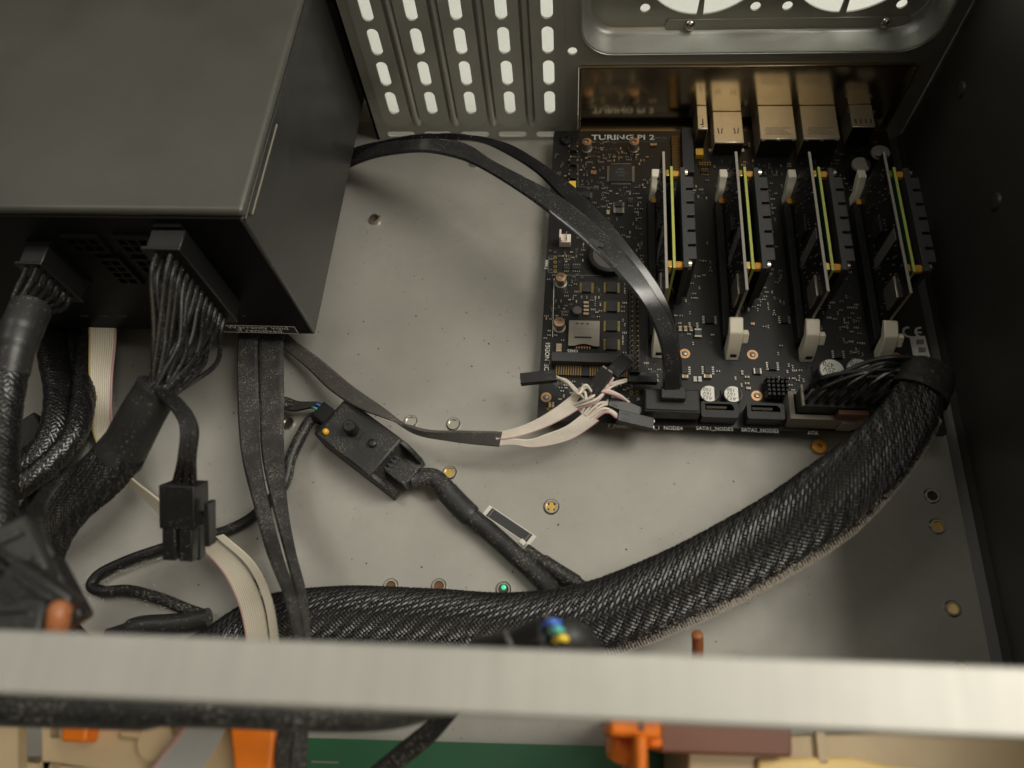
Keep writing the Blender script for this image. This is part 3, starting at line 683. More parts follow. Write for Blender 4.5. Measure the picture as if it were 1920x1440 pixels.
# --- paper labels
def label_mb(pts, z): q = [P(a, b, z) for a, b in pts]; return MB().prism([(p.x, p.y) for p in q], z, z+.12)
l = comp('barcode_label', label_mb(((1705, 631), (1734, 630), (1749, 690), (1728, 692), (1712, 668)), BZ+.05), 'paper')
for k in range(3):
    for i in range(5): comp('barcode_bar', label_mb(((1718+4*k, 637+15*k+1.9*i), (1732+3.2*k, 637+15*k+1.9*i), (1732.4+3.2*k, 638+15*k+1.9*i), (1718.4+4*k, 638+15*k+1.9*i)), BZ+.18), 'ink', 0, l)
l = comp('paper_label', label_mb(((1690, 679), (1730, 678), (1749, 691), (1752, 704), (1690, 704)), BZ+.04), 'paper')
for k in range(2): comp('label_print', text_mb('85RQ 2022', 2.4, Matrix.Translation(P(1697, 684+9*k, BZ+.2)), .02), 'ink', 0, l)
q = P(1714, 623, BZ+.06); taken(q.x-9, BW, q.y-22, q.y+6)
cem = MB()
for cx, mid in ((q.x-2.2, 0), (q.x+3.0, 1)):
    o_ = [(cx+2.9*math.cos(math.radians(a)), q.y+2.9*math.sin(math.radians(a))) for a in range(80, 281, 20)]; i_ = [(cx+1.9*math.cos(math.radians(a)), q.y+1.9*math.sin(math.radians(a))) for a in range(280, 79, -20)]
    cem.prism(o_+i_, q.z, q.z+.05)
    if mid: cem.box(cx-2.0, cx+.2, q.y-.45, q.y+.45, q.z, q.z+.05)
comp('conformity_mark', cem, 'silk')
# --- printed lettering
def silk(s, px, py, size, rot=0, material='silk', align='CENTER', sx=1.0, bold=.012):
    q = P(px, py, BZ+.06); comp('printed_lettering', text_mb(s, size, Matrix.Translation(q) @ Matrix.Rotation(math.radians(rot), 4, 'Z'), .03, align, sx, 1.0, bold), material)
silk('TURING PI 2', 1168, 258, 4.9, 0, 'silk', 'CENTER', 1.22, .012); silk('MPCIE_2', 1243, 259, 2.2, 0, 'silk_dim')
silk('SIM1', 1074, 659, 2.6); silk('MPCIE_NODE1', 1026, 676, 2.9, 90); silk('SATA1_NODE3', 1340, 804, 2.3); silk('SATA2_NODE3', 1425, 807, 2.3)
silk('F_PANEL1', 1163, 800, 2.4); silk('USB3_1', 1222, 802, 2.2); silk('NODE4', 1262, 803, 2.4); silk('ATX', 1524, 812, 2.2); silk('J6', 1197, 748, 1.9)
silk('7 FAN', 1025, 496, 2.0, 90); silk('FAN1', 1027, 400, 2.0, 90, 'silk_dim'); silk('GR D', 1048, 719, 2.2, 0, 'silk_dim'); silk('Reset', 1204, 700, 1.5, 0, 'silk_dim'); silk('UART_N4', 1233, 697, 1.6, 0, 'silk_dim')
def line(px0, py0, px1, py1, wdt=.22, material='silk_dim'):
    a, b = P(px0, py0, BZ+.05), P(px1, py1, BZ+.05); d_ = b-a; comp('printed_line', MB().box(0, d_.length, -wdt/2, wdt/2, 0, .04, basis(a, d_)), material)
for a in ((1039, 522, 1036, 632, .25, 'silk'), (1062, 516, 1160, 517), (1160, 517, 1161, 526), (1104, 267, 1250, 265), (1084, 350, 1122, 352), (1084, 310, 1084, 350), (1030, 480, 1052, 480), (1029, 480, 1028, 511), (1028, 511, 1046, 511),
          (1213, 640, 1213, 690), (1314, 806, 1376, 808), (1398, 809, 1461, 812), (1179, 730, 1201, 730), (1179, 742, 1201, 742)): line(*a)
# --- the many tiny parts nobody could count
small = {k: MB() for k in ('tan_cap', 'chip_grey', 'chip', 'tin', 'silk_dim', 'gold')}
clusters = [(rnd.uniform(3, 167), rnd.uniform(16, 150), rnd.uniform(3, 9)) for _ in range(70)] + [(rnd.uniform(4, 48), rnd.uniform(16, 160), rnd.uniform(3, 8)) for _ in range(60)]
cnt = 0
for _ in range(9000):
    cx, cy, cr = rnd.choice(clusters); x = round(rnd.gauss(cx, cr)/.8)*.8; y = round(rnd.gauss(cy, cr)/.8)*.8
    if not (1.5 < x < 168.5 and 2 < y < 164) or not free(x, y, .9): continue
    v = rnd.random() < .5; a, b = (1.25, .62) if v else (.62, 1.25)
    kd = rnd.choices(('tan_cap', 'chip_grey', 'chip', 'silk_dim', 'pads'), (3, 3, 3, 3, 2))[0]
    if kd == 'silk_dim': small[kd].boxc((x, y, BZ+.03), a*1.2, .22, .03); small[kd].boxc((x, y+.6, BZ+.03), a, .18, .03)
    elif kd == 'pads':
        for k in range(3): small['tin'].boxc((x-.8+.8*k, y, BZ), .4, .9, .25)
    else:
        small[kd].boxc((x, y, BZ+.02), a, b, .55)
        for sg in (-1, 1): small['tin'].boxc((x+sg*a*.42*(1 if v else 0), y+sg*b*.42*(0 if v else 1), BZ+.01), a*.3 if v else a*1.04, b*1.04 if v else b*.3, .58)
    RECTS.append((x-a/2, x+a/2, y-b/2, y+b/2)); cnt += 1
    if cnt > 820: break
for k, m_ in small.items():
    if m_.v: comp('surface_mount_parts', m_, k, kind='stuff')

# ================================================================== the compute cards
lab = ('closest to the arched flat cable', 'second from the arched flat cable', 'third from the arched flat cable', 'beside the dark side panel')
def compute_card(x):
    r = thing('compute_card', 'c', 'circuit card', (x, 83, BZ+4.6), 'upright compute cards in the sockets')
    z1 = 45.2; b = part('adapter_board', MB().prism([(44.2, BZ+4.7), (118.6, BZ+4.7), (120.0, 24), (120.0, z1), (46.4, z1), (46.4, 26)], x-.55, x+.55, 'x'), 'pcb_edge', r)
    for sg in (-1, 1): part('board_face', MB().prism([(44.4, BZ+4.8), (118.4, BZ+4.8), (119.9, 24.1), (119.9, z1-.1), (46.5, z1-.1), (46.5, 26)], x+sg*.56, x+sg*.64, 'x'), 'pcb', b)
    part('memory_card_slot', MB().box(x-1.9, x-.66, 49.5, 60, 26, 37), 'sim_steel', r, bv=.3)
    part('white_label', MB().box(x-1.0, x-.66, 74, 80, 20, 43), 'silk_dim', r)
    part('controller_chip', MB().box(x-1.7, x-.66, 86, 94, 24, 33), 'chip', r, bv=.1)
    mb = MB(); q = random.Random(int(x))
    for _ in range(60):
        y_, z_ = q.uniform(50, 118), q.uniform(18, 44); mb.box(x-1.2, x-.65, y_, y_+.6, z_, z_+1.1)
    part('surface_mount_parts', mb, 'chip_grey', r, kind='stuff')
    mo = part('module_board', MB().box(x+2.9, x+4.0, 57.3, 112.2, 12.5, 44.2), 'pcb_green_edge', r)
    for u in (x+2.84, x+4.0): part('board_face', MB().box(u, u+.06, 57.4, 112.1, 12.6, 44.1), 'pcb_green', mo)
    for y_ in (60, 109.5): part('board_clip', MB().box(x+.65, x+2.83, y_-1.8, y_+1.8, 38, 43.2), 'brass', r, bv=.3)
    o_ = [(x+7.4, 58.4)]; y_ = 58.4; k = 0
    yy = [58.4]
    poly = [(x+7.2, 57.6), (x+9.4, 57.6)]
    for k in range(6):
        a = 62.0+7.6*k; poly += [(x+9.4, a), (x+12.8, a), (x+12.8, a+6.2), (x+9.4, a+6.2)]
    poly += [(x+9.4, 111.6), (x+7.2, 111.6)]
    part('heat_sink', MB().prism(poly, 14, 44.4), 'slot_grey', r, bv=.2)
    for y_ in (60.2, 109.6):
        part('brass_spacer', MB().lathe([(1.8, 0), (1.8, 3.2)], (0, 0, 0), 6, Matrix.Translation((x+4.0, y_, 41.6)) @ Matrix.Rotation(math.pi/2, 4, 'Y')), 'orange_part', r)
        part('screw', MB().lathe([(2.2, 0), (2.1, 1.2), (1.2, 1.9), (.5, 1.5)], (0, 0, 0), 14, Matrix.Translation((x+9.4, y_, 42.4)) @ Matrix.Rotation(math.pi/2, 4, 'Y')), 'steel_shiny', r)
    return r
c0 = compute_card(SX[0]); cards = [c0]
for i in range(1, 4): cards.append(copy_tree(c0, None, (SX[i]-SX[0], 0, 0)))
for c, l in zip(cards, lab): c['label'] = 'upright compute card with yellow-green edge, ' + l

# ================================================================== flat usb cable: socket -> arch -> under the power supply -> front
usb = thing('usb_cable', 'pair of flat black cables arching from the board socket to under the power supply', 'cable', (UX, UY, BZ+4.3))
mb = MB().box(UX-11.4, UX+11.4, UY-5.4, UY+5.2, BZ+4.3, BZ+11.5); mb.box(UX-11.0, UX+11.0, UY-4.8, UY+4.6, BZ+11.5, BZ+12.2)
pl = part('plug', mb, 'plastic_grey', usb, bv=.5)
for x in (-5.2, 4.6): part('plug_window', MB().box(UX+x-1, UX+x+1, UY-5.55, UY-5.35, BZ+6.6, BZ+8.4), 'ink', pl)
part('plug_neck', MB().box(UX-5, UX+5.2, UY-1.2, UY+4.4, BZ+12.2, BZ+16), 'plastic_grey', usb, bv=.5)
lowA = [(1276, 745, 22), (1277, 690, 33), (1270, 640, 41), (1258, 600, 46), (1232, 558, 51.5), (1204, 514, 55), (1177, 480, 57), (1125, 428, 58.5), (1062, 376, 59), (996, 338, 58), (925, 301, 54), (881, 273, 50), (845, 262, 46), (756, 263, 34), (700, 272, 22), (655, 283, 13)]
lowB = [(1242, 745, 22), (1242, 690, 34), (1238, 650, 42), (1222, 605, 48), (1196, 560, 54), (1166, 525, 57.5), (1137, 493, 59.5), (1092, 450, 60), (1035, 405, 59.5), (985, 368, 57.5), (905, 318, 53), (862, 299, 49), (795, 286, 43), (720, 293, 30), (680, 304, 20), (646, 320, 12)]
under = [((-122, 133), (-118, 124)), ((-137, 95), (-127, 92))]
fA = [(487, 632, 10), (487, 740, 12), (490, 850, 16), (511, 950, 24), (534, 1040, 34), (553, 1110, 46), (566, 1195, 62), (572, 1300, 86), (545, 1380, 84), (540, 1460, 80)]
fB = [(533, 632, 10), (533, 740, 12), (533, 850, 15), (540, 950, 22), (556, 1040, 31), (573, 1110, 42), (580, 1195, 57), (584, 1300, 80), (578, 1380, 80), (575, 1460, 76)]
A = PP(lowA)+[Vector((-122, 128, 12)), Vector((-131, 90, 10))]+[Vector((P(533, 632, 10).x, 50, 10))]+PP(fB)
B = PP(lowB)+[Vector((-128, 122, 12)), Vector((-140, 88, 10))]+[Vector((P(487, 632, 10).x, 50, 10))]+PP(fA)
na = len(lowA)
part('flat_strip', MB().strip(A[:na+3], B[:na+3], 1.9), 'flat_cable_grey', usb)
part('flat_strip', MB().strip(A[na+2:], B[na+2:], 2.0), 'flat_cable_dusty', usb)
upA = [(1278, 742, 21), (1279, 690, 31), (1272, 640, 39), (1261, 587, 45.5), (1239, 541, 50.5), (1227, 522, 52.5), (1187, 469, 55.5), (1146, 417, 57), (1092, 363, 57.5), (1042, 324, 57), (1000, 294.6, 56), (950, 268, 53), (880, 252, 48), (800, 250, 41), (725, 262, 28), (655, 282, 15.5)]
upB = [(1252, 742, 20), (1252, 690, 31), (1247, 640, 39), (1233, 600, 45), (1208, 556, 51), (1187, 525, 53.5), (1152, 478, 56.5), (1105, 428, 57.5), (1052, 372, 57), (1007, 326, 56), (953, 291, 53), (902, 268, 48.5), (845, 264, 43), (780, 272, 36), (712, 285, 24), (652, 303, 14.5)]
fA2 = [(447, 632, 12), (445, 740, 15), (452, 850, 20), (476, 950, 28), (501, 1040, 38), (531, 1110, 50), (553, 1195, 66), (560, 1300, 90), (522, 1380, 88), (508, 1460, 84)]
fB2 = [(484, 632, 12), (485, 740, 15), (489, 850, 18), (506, 950, 25), (530, 1040, 34), (551, 1110, 45), (566, 1195, 60), (571, 1300, 84), (545, 1380, 84), (540, 1460, 80)]
A = PP(upA)+[Vector((-120, 132, 15)), Vector((-146, 95, 14)), Vector((P(484, 632, 12).x, 50, 13))]+PP(fB2)
B = PP(upB)+[Vector((-127, 124, 14.5)), Vector((-155, 90, 13)), Vector((P(447, 632, 12).x, 50, 13))]+PP(fA2)
part('flat_strip', MB().strip(A[:na+3], B[:na+3], 1.9), 'flat_cable', usb)
part('flat_strip', MB().strip(A[na+2:], B[na+2:], 2.0), 'flat_cable_dusty', usb)
q = P(1117, 458, 60); part('black_smudge', MB().prism([(q.x-3, q.y+1.6), (q.x-1.6, q.y+2.8), (q.x-.6, q.y+1.8), (q.x+1.0, q.y+1.4), (q.x+1.4, q.y+.2), (q.x+3.4, q.y-.6), (q.x+2.6, q.y-2.2), (q.x+1.2, q.y-1.6), (q.x+.2, q.y-2.6), (q.x-1.0, q.y-.8), (q.x-2.6, q.y-.2)], q.z-1.2, q.z+.9), 'ink', usb)

# ================================================================== front panel cable: grey jacket, two white ribbons, six plugs
fp = thing('front_panel_cable', 'grey flat cable splitting into two white ribbons with black pin plugs', 'cable', tuple(P(940, 822, 0)))
jA = [(500, 590, 6), (548, 634, 8), (602, 674, 12), (662, 724, 18), (718, 763, 23), (762, 795, 23), (800, 806, 22), (860, 807, 22), (942, 809, 22)]
jB = [(478, 605, 5), (530, 652, 6), (575, 690, 9), (622, 735, 15), (680, 770, 21), (738, 791, 23), (782, 815, 19), (852, 829, 18), (936, 838, 18)]
part('jacket', MB().strip(PP(jA), PP(jB), 1.6), 'jacket_grey', fp)
r1A = [(930, 809, 21.5), (960, 804, 22), (1002, 788, 23), (1043, 763, 25), (1072, 741, 27)]; r1B = [(930, 823, 20.5), (960, 820, 20.5), (1010, 805, 20.5), (1053, 785, 22), (1083, 767, 23)]
r2A = [(930, 820, 20.5), (960, 822, 20), (993, 824, 19), (1027, 813, 20), (1060, 800, 21), (1092, 776, 22)]; r2B = [(930, 835, 18.5), (960, 833, 18), (1002, 837.5, 16), (1067, 824, 16), (1102, 803, 18), (1122, 788, 20)]
part('ribbon', MB().strip(PP(r1A), PP(r1B), 1.1, 8), 'wire_white', fp); part('ribbon', MB().strip(PP(r2A), PP(r2B), 1.1, 9), 'wire_white', fp)
part('ribbon_edge_wire', MB().tube(spline(PP(r1B), 8), .45, 8), 'wire_pink', fp); part('ribbon_edge_wire', MB().tube(spline(PP(r2B), 8), .45, 8), 'wire_pink', fp)
def dupont(a, b, wdt, h, tips=True):
    a, b = P(*a), P(*b); M_ = basis(a, b-a); L_ = (b-a).length
    o = part('pin_plug', MB().box(0, L_, -wdt/2, wdt/2, -h/2, h/2, M_), 'socket_black', fp, bv=.25)
    for s_ in ((-.25, .25) if wdt > 4 else (0,)):
        part('plug_window', MB().box(L_*.12, L_*.3, s_*wdt-.5, s_*wdt+.5, h/2-.02, h/2+.1, M_), 'plastic_grey', o)
        if tips: part('plug_contact', MB().box(L_-.02, L_+.35, s_*wdt-.6, s_*wdt+.6, -.6, .6, M_), 'tin', o)
    return b
dupont((1043, 705, 24), (976, 712, 24), 5.0, 3.0); dupont((1109, 738, 27), (1140, 694, 31), 6.0, 3.0); dupont((1146, 702, 26), (1176, 674, 24), 6.0, 3.0)
dupont((1176, 712, 17), (1232, 714, 16), 3.0, 3.0); dupont((1141, 752, 20), (1200, 776, 17), 5.2, 3.0); dupont((1157, 780, 20), (1224, 796, 16), 5.2, 3.0)
mb = MB().box(-.4, .3, -2.4, -.4, -.5, 1.0, basis(P(1140, 693, 31.5), P(1140, 694, 31)-P(1109, 738, 27))); mb.box(-.4, .3, .4, 2.4, -.5, 1.0, basis(P(1140, 693, 31.5), P(1140, 694, 31)-P(1109, 738, 27)))
part('shiny_contact', mb, 'steel_shiny', fp)
wires = [((1072, 742, 26.5), (1092, 727, 30), (1085, 738, 31), (1064, 718, 27), (1043, 706, 24)), ((1074, 746, 26), (1096, 735, 31), (1098, 748, 31), (1080, 730, 28), (1060, 712, 25), (1043, 709, 24)),
         ((1075, 750, 26), (1098, 722, 31), (1110, 735, 28)), ((1077, 754, 25), (1100, 726, 30), (1112, 740, 27)), ((1078, 758, 25), (1110, 744, 28), (1140, 722, 26), (1176, 711, 17)),
         ((1080, 762, 24), (1115, 750, 27), (1145, 726, 25), (1176, 714, 17)), ((1082, 766, 23), (1120, 752, 26), (1150, 708, 26)),
         ((1094, 777, 22), (1117, 752, 25), (1119, 768, 22), (1141, 750, 20)), ((1098, 779, 22), (1122, 757, 24), (1142, 754, 20)), ((1102, 781, 21), (1126, 762, 23), (1143, 757, 20)),
         ((1106, 783, 21), (1132, 766, 23), (1150, 772, 21), (1157, 778, 20)), ((1110, 785, 20), (1136, 768, 22), (1152, 776, 21), (1158, 781, 20)), ((1114, 786, 20), (1138, 772, 22), (1158, 784, 20)),
         ((1090, 774, 22), (1110, 742, 27), (1135, 732, 27), (1160, 740, 24), (1180, 755, 19)), ((1086, 770, 22), (1118, 735, 28), (1146, 738, 26), (1178, 753, 19))]
for i, q in enumerate(wires): part('wire', MB().tube(spline(PP(q), 8), .58, 8), 'wire_pink' if i in (6, 12, 14) else ('wire_cream' if i % 3 == 0 else 'wire_white'), fp)

# ================================================================== led controller box
q4 = [P(582, 803, 17), P(647, 748, 17), P(790, 850, 17), P(723, 916, 17)]
ctr = (q4[0]+q4[1]+q4[2]+q4[3])/4; dx = ((q4[2]-q4[1])+(q4[3]-q4[0])).normalized(); dx.z = 0
LM = basis((ctr.x, ctr.y, 0), dx); LX, LY, LZ = 22.2, 10.4, 17.0
box = thing('controller_box', 'dusty black plastic controller box with a knob and a yellow light on the case floor', 'controller', (ctr.x, ctr.y, 0))
pr = [(-LX+.8, 0), (LX-.8, 0), (LX, 1.5), (LX, 4.6), (LX-4.5, 5.4), (LX-8.0, 8.5), (LX-9.2, 14.5), (LX-10.2, LZ), (-LX+2.4, LZ), (-LX+.6, LZ-1.6), (-LX, LZ-4.5)]
part('shell', MB().prism(pr, -LY, LY, 'y', LM), 'plastic_dusty', box, bv=.8)
pr2 = [(LX-10.0, 4.9), (LX-.2, 4.9), (LX-.4, 8.0), (LX-2.6, 12.0), (LX-6.0, LZ-1.2), (LX-10.0, LZ-.05)]
for s0, s1 in ((-LY+.05, -LY+2.3), (LY-2.3, LY-.05)): part('shell_cheek', MB().prism(pr2, s0, s1, 'y', LM), 'plastic_dusty', box, bv=.5)
def onbox(px, py, z): q = P(px, py, z); return Vector((q.x, q.y, z))
q = onbox(661, 808, LZ); part('knob', MB().lathe([(2.9, 0), (2.7, 6.0), (2.2, 6.5), (.8, 6.5), (.7, 6.2)], tuple(q), 20), 'plastic_black', box)
q = onbox(699, 833, LZ-.6); part('recess_ring', MB().lathe([(6.0, .62), (5.7, .72), (5.3, .62)], tuple(q), 28, None, False), 'plastic_grey', box); part('button', MB().lathe([(1.9, 0), (1.8, 2.0), (1.3, 2.3)], tuple(q), 16), 'plastic_black', box)
q = onbox(611, 810, LZ); part('indicator_light', MB().lathe([(1.45, 0), (1.45, .8), (1.0, 1.6), (.3, 1.9)], tuple(q), 14), 'led_yellow', box)
part('embossed_lettering', text_mb('VIZI', 3.0, LM @ Matrix.Translation((9.4, -.5, LZ-.55)) @ Matrix.Rotation(math.radians(-90), 4, 'Z'), .3, 'CENTER'), 'plastic_grey', box)
pg = part('plug', MB().box(LX-8.5, LX+3.2, -4.4, 4.4, 6.6, 13.0, LM), 'plastic_dusty', box, bv=.5, label='black four-pin plug in the sloped end')
for k in range(4): part('plug_groove', MB().box(LX-9.6, LX-6.2, -3.6+2.1*k, -2.7+2.1*k, 12.9, 13.6, LM), 'ink', pg)
part('plug', MB().box(-LX-9, -LX+.5, -4.0, 4.0, 4.5, 11.5, LM), 'plastic_black', box, bv=.6)
for k, m_ in enumerate(('wire_blue', 'wire_teal')): part('wire', MB().tube([LM @ Vector((-LX-8.6, 1.5-2*k, 11.3)), LM @ Vector((-LX-10.5, 1.2-2*k, 10.8)), LM @ Vector((-LX-12, 1-2*k, 8.6))], .6, 8), m_, box)
# lead from the box towards the sleeve: two cords inside shrink tube
lead = spline([LM @ Vector((LX+2.5, 0, 9.5)), P(812, 895, 9), P(846, 931, 8), P(880, 965, 7.5), P(915, 994, 7), P(963, 1037, 7), P(1025, 1096, 8), P(1060, 1150, 12)], 8); n = len(lead)
part('lead', MB().tube(lead, [4.0 if i < 12 else (4.4 if i < 24 else 3.9) for i in range(n)], 14, True, (1.0, .72, (0, 0, 1))), 'cord_black', box)
part('lead_collar', MB().tube(lead[14:26], [4.7]*11+[4.4], 14, True, (1.02, .78, (0, 0, 1))), 'shrink', box)
l2 = spline([P(985, 1030, 5), P(1030, 1062, 5), P(1075, 1090, 5), P(1115, 1115, 8), P(1150, 1140, 12)], 8)
part('lead', MB().tube(l2, [2.6 if i < 6 else (3.3 if i < 18 else 2.6) for i in range(len(l2))], 12), 'cord_black', box)
part('red_wire', MB().tube([P(880, 975, 4), P(897, 988, 4), P(918, 1000, 4)], 1.4, 8), 'red_brown', box); part('white_wire', MB().tube([P(882, 972, 4.6), P(887, 980, 4.6)], 1.2, 8), 'silk', box)
part('white_wire', MB().tube([P(976, 1014, 6), P(984, 1022, 6)], 1.3, 8), 'paper', box)
# lead leaving the other end, dropping behind the flat cables
part('lead', MB().strip([LM @ Vector((-LX-8.5, 3.2, 8)), LM @ Vector((-LX-12, 3.0, 8))]+PP([(560, 752, 8.5), (540, 745, 8), (505, 738, 7), (470, 725, 6)]), [LM @ Vector((-LX-8.5, -1.5, 8)), LM @ Vector((-LX-12, -1.0, 8))]+PP([(552, 772, 8), (532, 768, 7), (500, 752, 6), (466, 735, 5)]), 2.2), 'cord_black', box)
part('lead', MB().tube(spline([LM @ Vector((-LX-6, -2.4, 6.5)), LM @ Vector((-LX-10, -4.0, 6))]+PP([(563, 820, 5), (545, 860, 5), (536, 900, 4), (520, 925, 4), (500, 945, 4)]), 8), 2.6, 12), 'cord_black', box)

# ================================================================== the black dusty cord on the floor
cord = thing('thin_cord', 'thin dusty black cord bent in a sharp hook on the case floor', 'cord', tuple(P(280, 1060, 0)))
cp = spline([P(500, 945, 4), P(470, 972, 3.2), P(425, 995, 3), P(380, 1007, 3), P(300, 1030, 3), P(230, 1055, 3), P(183, 1080, 3), P(172, 1098, 3.2), P(190, 1108, 4), P(240, 1107, 4), P(300, 1122, 3.6), P(350, 1142, 3.4), P(386, 1158, 3.2), P(380, 1166, 3.2)], 8)
part('cord', MB().tube(cp, 2.35, 12), 'cord_black', cord)
cp = spline([P(392, 1158, 4.2), P(340, 1168, 4.4), P(262, 1174, 4.6), P(236, 1182, 4.2), P(200, 1188, 4)], 8)
part('shrink_sleeve', MB().tube(cp, [4.0]*22+[3.4-.15*i for i in range(len(cp)-22)], 12), 'shrink', cord)
lint = MB(); q = random.Random(3)
for i in range(360):
    j = q.choice(range(4, 84)); base = spline([P(470, 972, 3), P(380, 1007, 3), P(300, 1030, 3), P(230, 1055, 3), P(183, 1080, 3), P(172, 1098, 3), P(250, 1108, 3), P(350, 1142, 3)], 12)[min(j, 83)]
    p = base+Vector((q.gauss(0, 2.2), q.gauss(-1.6, 1.6), abs(q.gauss(0, 1.2))-2)); p.z = max(p.z, .15); d_ = Vector((q.uniform(-1, 1), q.uniform(-1, 1), q.uniform(-.2, .6)))*q.uniform(.4, 1.6)
    lint.tube([p, p+d_*.5+Vector((q.uniform(-.2, .2), q.uniform(-.2, .2), .1)), p+d_], .085, 4)
part('lint', lint, 'lint', cord, kind='stuff')

# ================================================================== white ribbon cable
rib_ = thing('ribbon_cable', 'flat ivory ribbon cable with a pink edge bending over the case floor', 'ribbon cable', tuple(P(190, 720, 0)))
rA = [(170, 560, 18), (170, 636, 22), (170, 700, 24), (174, 760, 20), (178, 815, 12), (205, 868, 6), (232, 900, 5), (275, 940, 6), (320, 985, 8), (368, 1017, 12), (420, 1070, 18), (450, 1130, 24), (465, 1200, 30), (470, 1300, 36)]
rB = [(212, 560, 18), (214, 636, 22), (208, 700, 24), (206, 760, 20), (208, 812, 12), (222, 850, 12), (240, 888, 12), (290, 930, 13), (345, 975, 15), (402, 1012, 18), (460, 1065, 24), (490, 1125, 30), (504, 1200, 36), (508, 1300, 42)]
part('ribbon', MB().strip(PP(rA), PP(rB), 1.15, 10, 8), 'wire_cream', rib_)
part('red_edge', MB().tube(spline(PP([(px+(2 if i < 6 else -2), py, z) for i, (px, py, z) in enumerate(rB[:5])]), 8), .55, 8), 'wire_pink', rib_)
part('red_edge', MB().tube(spline(PP([(a[0]-1, a[1]+1, a[2]) for a in rA[8:]]), 8), .55, 8), 'wire_pink', rib_)
part('yellow_edge', MB().tube(spline(PP([(a[0]-1, a[1], a[2]) for a in rA[:6]]), 8), .62, 8), 'wire_yellow', rib_)
part('second_ribbon', MB().strip(PP([(a[0]+3, a[1]-6, a[2]+3) for a in rB[9:]]), PP([(a[0]+17, a[1]-10, a[2]+5) for a in rB[9:]]), 1.1, 4, 8), 'wire_cream', rib_)

# ================================================================== main sleeved power cable: power supply -> loop -> board
pc = thing('main_power_cable', 'thick black braided power cable running from the power supply plug to the board', 'power cable', tuple(P(1150, 1160, 0)))
mb = MB().box(-138.2, -125.2, PF-10, PF-1.7, 49.6, 98.8); mb.box(-139.4, -124.6, PF-11.2, PF-9.6, 48.6, 99.8)
part('supply_plug', mb, 'socket_black', pc, bv=.4)
neck = P(290, 738, 72); wn = []
qn = (P(232, 838, 60)-neck).normalized(); q1 = qn.orthogonal().normalized(); q2 = qn.cross(q1)
wi = 0; rw = random.Random(11)
for k in range(12):
    for sx in (-1, 1):
        a = Vector((-131.7+sx*2.7, PF-10.5, 97-4.1*k)); an = 2*math.pi*(wi*.618); rr = 6.6*math.sqrt((wi+.5)/24); e = neck+q1*(rr*math.cos(an))+q2*(rr*math.sin(an))*.85
        m1 = a+Vector((0, -7-rw.uniform(0, 2), -.5)); m2 = a.lerp(e, .5)+Vector((rw.uniform(-.8, .8)+k*.75, -3+rw.uniform(-1, 1), rw.uniform(-.5, 1))); m3 = a.lerp(e, .82)+Vector((k*.4, -1.2, .6))
        part('wire', MB().tube(spline([a, m1, m2, m3, e, e+qn*5], 6), .98, 8), 'wire_black', pc); wi += 1
shr = spline([P(296, 728, 73), P(268, 775, 68), P(238, 832, 60), P(222, 860, 57)], 8)
part('heat_shrink', MB().tube(shr, [8.2, 8.0]+[7.9+i*.06 for i in range(len(shr)-2)], 22, True, (1.0, .9, (0, 0, 1))), 'shrink', pc)
lp = spline([P(236, 838, 60), P(190, 890, 55), P(130, 940, 50), P(85, 1000, 44), P(60, 1080, 36), P(90, 1200, 24), P(230, 1290, 16), P(385, 1240, 12), P(490, 1178, 12), P(620, 1160, 13), P(800, 1168, 15), P(960, 1180, 19), P(1100, 1164, 24),
             P(1250, 1110, 31), P(1400, 1035, 38), P(1530, 955, 44), P(1640, 860, 47), P(1705, 780, 46), P(1735, 715, 43)], 14)
def radf(t):
    return .72+.10*min(1, t/.12) if t < .22 else (.80+.18*min(1, max(0, (t-.25)/.35)) if t < .86 else .98-.36*(t-.86)/.14)
pts = resample(lp, 2.0); NN = len(pts)-1
part('wire_bundle', MB().tube(pts, [13.0*radf(i/NN) for i in range(NN+1)], 20, True, (1.0, .62, (0, 0, 1))), 'braid_core', pc)
half = len(lp)*7//18
part('braided_sleeve', braid_mb(lp, 13.6, 8.6, (0, 0, 1), 46, 80, .86, .9, .20, radf), 'braid', pc, kind='stuff')
fr_ = frames(resample(lp, 1.0), (0, 0, 1)); nf = len(fr_); fl = MB(); rf = random.Random(21)
for _ in range(9000):
    j = int(nf*min(.965, max(.60, rf.gauss(.775, .085)))); p, t_, a_, b_ = fr_[j]; f = radf(j/(nf-1)); sd = -1 if a_.y > 0 else 1; an = math.radians(rf.gauss(17, 9))
    q = p + a_*(sd*14.2*f*math.cos(an)) + b_*(8.9*f*math.sin(an)); d_ = (a_*sd*rf.uniform(.2, 1) + t_*rf.uniform(-1, 1) - b_*rf.uniform(-.4, .8))*rf.uniform(.25, .9)*max(.35, 1-abs(j/nf-.78)/.2)
    fl.tube([q, q+d_], .075, 3, False)
part('dust_fringe', fl, 'lint', pc, kind='stuff')
col_ = spline([P(1722, 742, 44), P(1735, 715, 43), P(1738, 700, 41)], 8)
part('sleeve_collar', MB().tube(col_, [10.6]*4+[10.2]*(len(col_)-4), 24, False, (1.0, .72, (0, 0, 1))), 'shrink', pc)
part('sleeve_collar', MB().tube(col_, [9.9]*4+[9.5]*(len(col_)-4), 24, False, (1.0, .70, (0, 0, 1))), 'shrink', pc)
cend = P(1737, 708, 42); pgx0, pgx1 = 107.2, 155.8
part('board_plug', MB().box(pgx0, pgx1, 3.4, 11.8, BZ+2, BZ+16.5), 'plastic_black', pc, bv=.4)
part('plug_clip', MB().box(122, 134, 1.2, 3.4, BZ+6, BZ+15), 'brown_box', pc, bv=.3)
mb = MB().box(pgx0-.02, pgx0+.8, 3.2, 12.4, BZ+16.5, BZ+18.4); part('plug_rim', mb, 'atx_grey', pc)
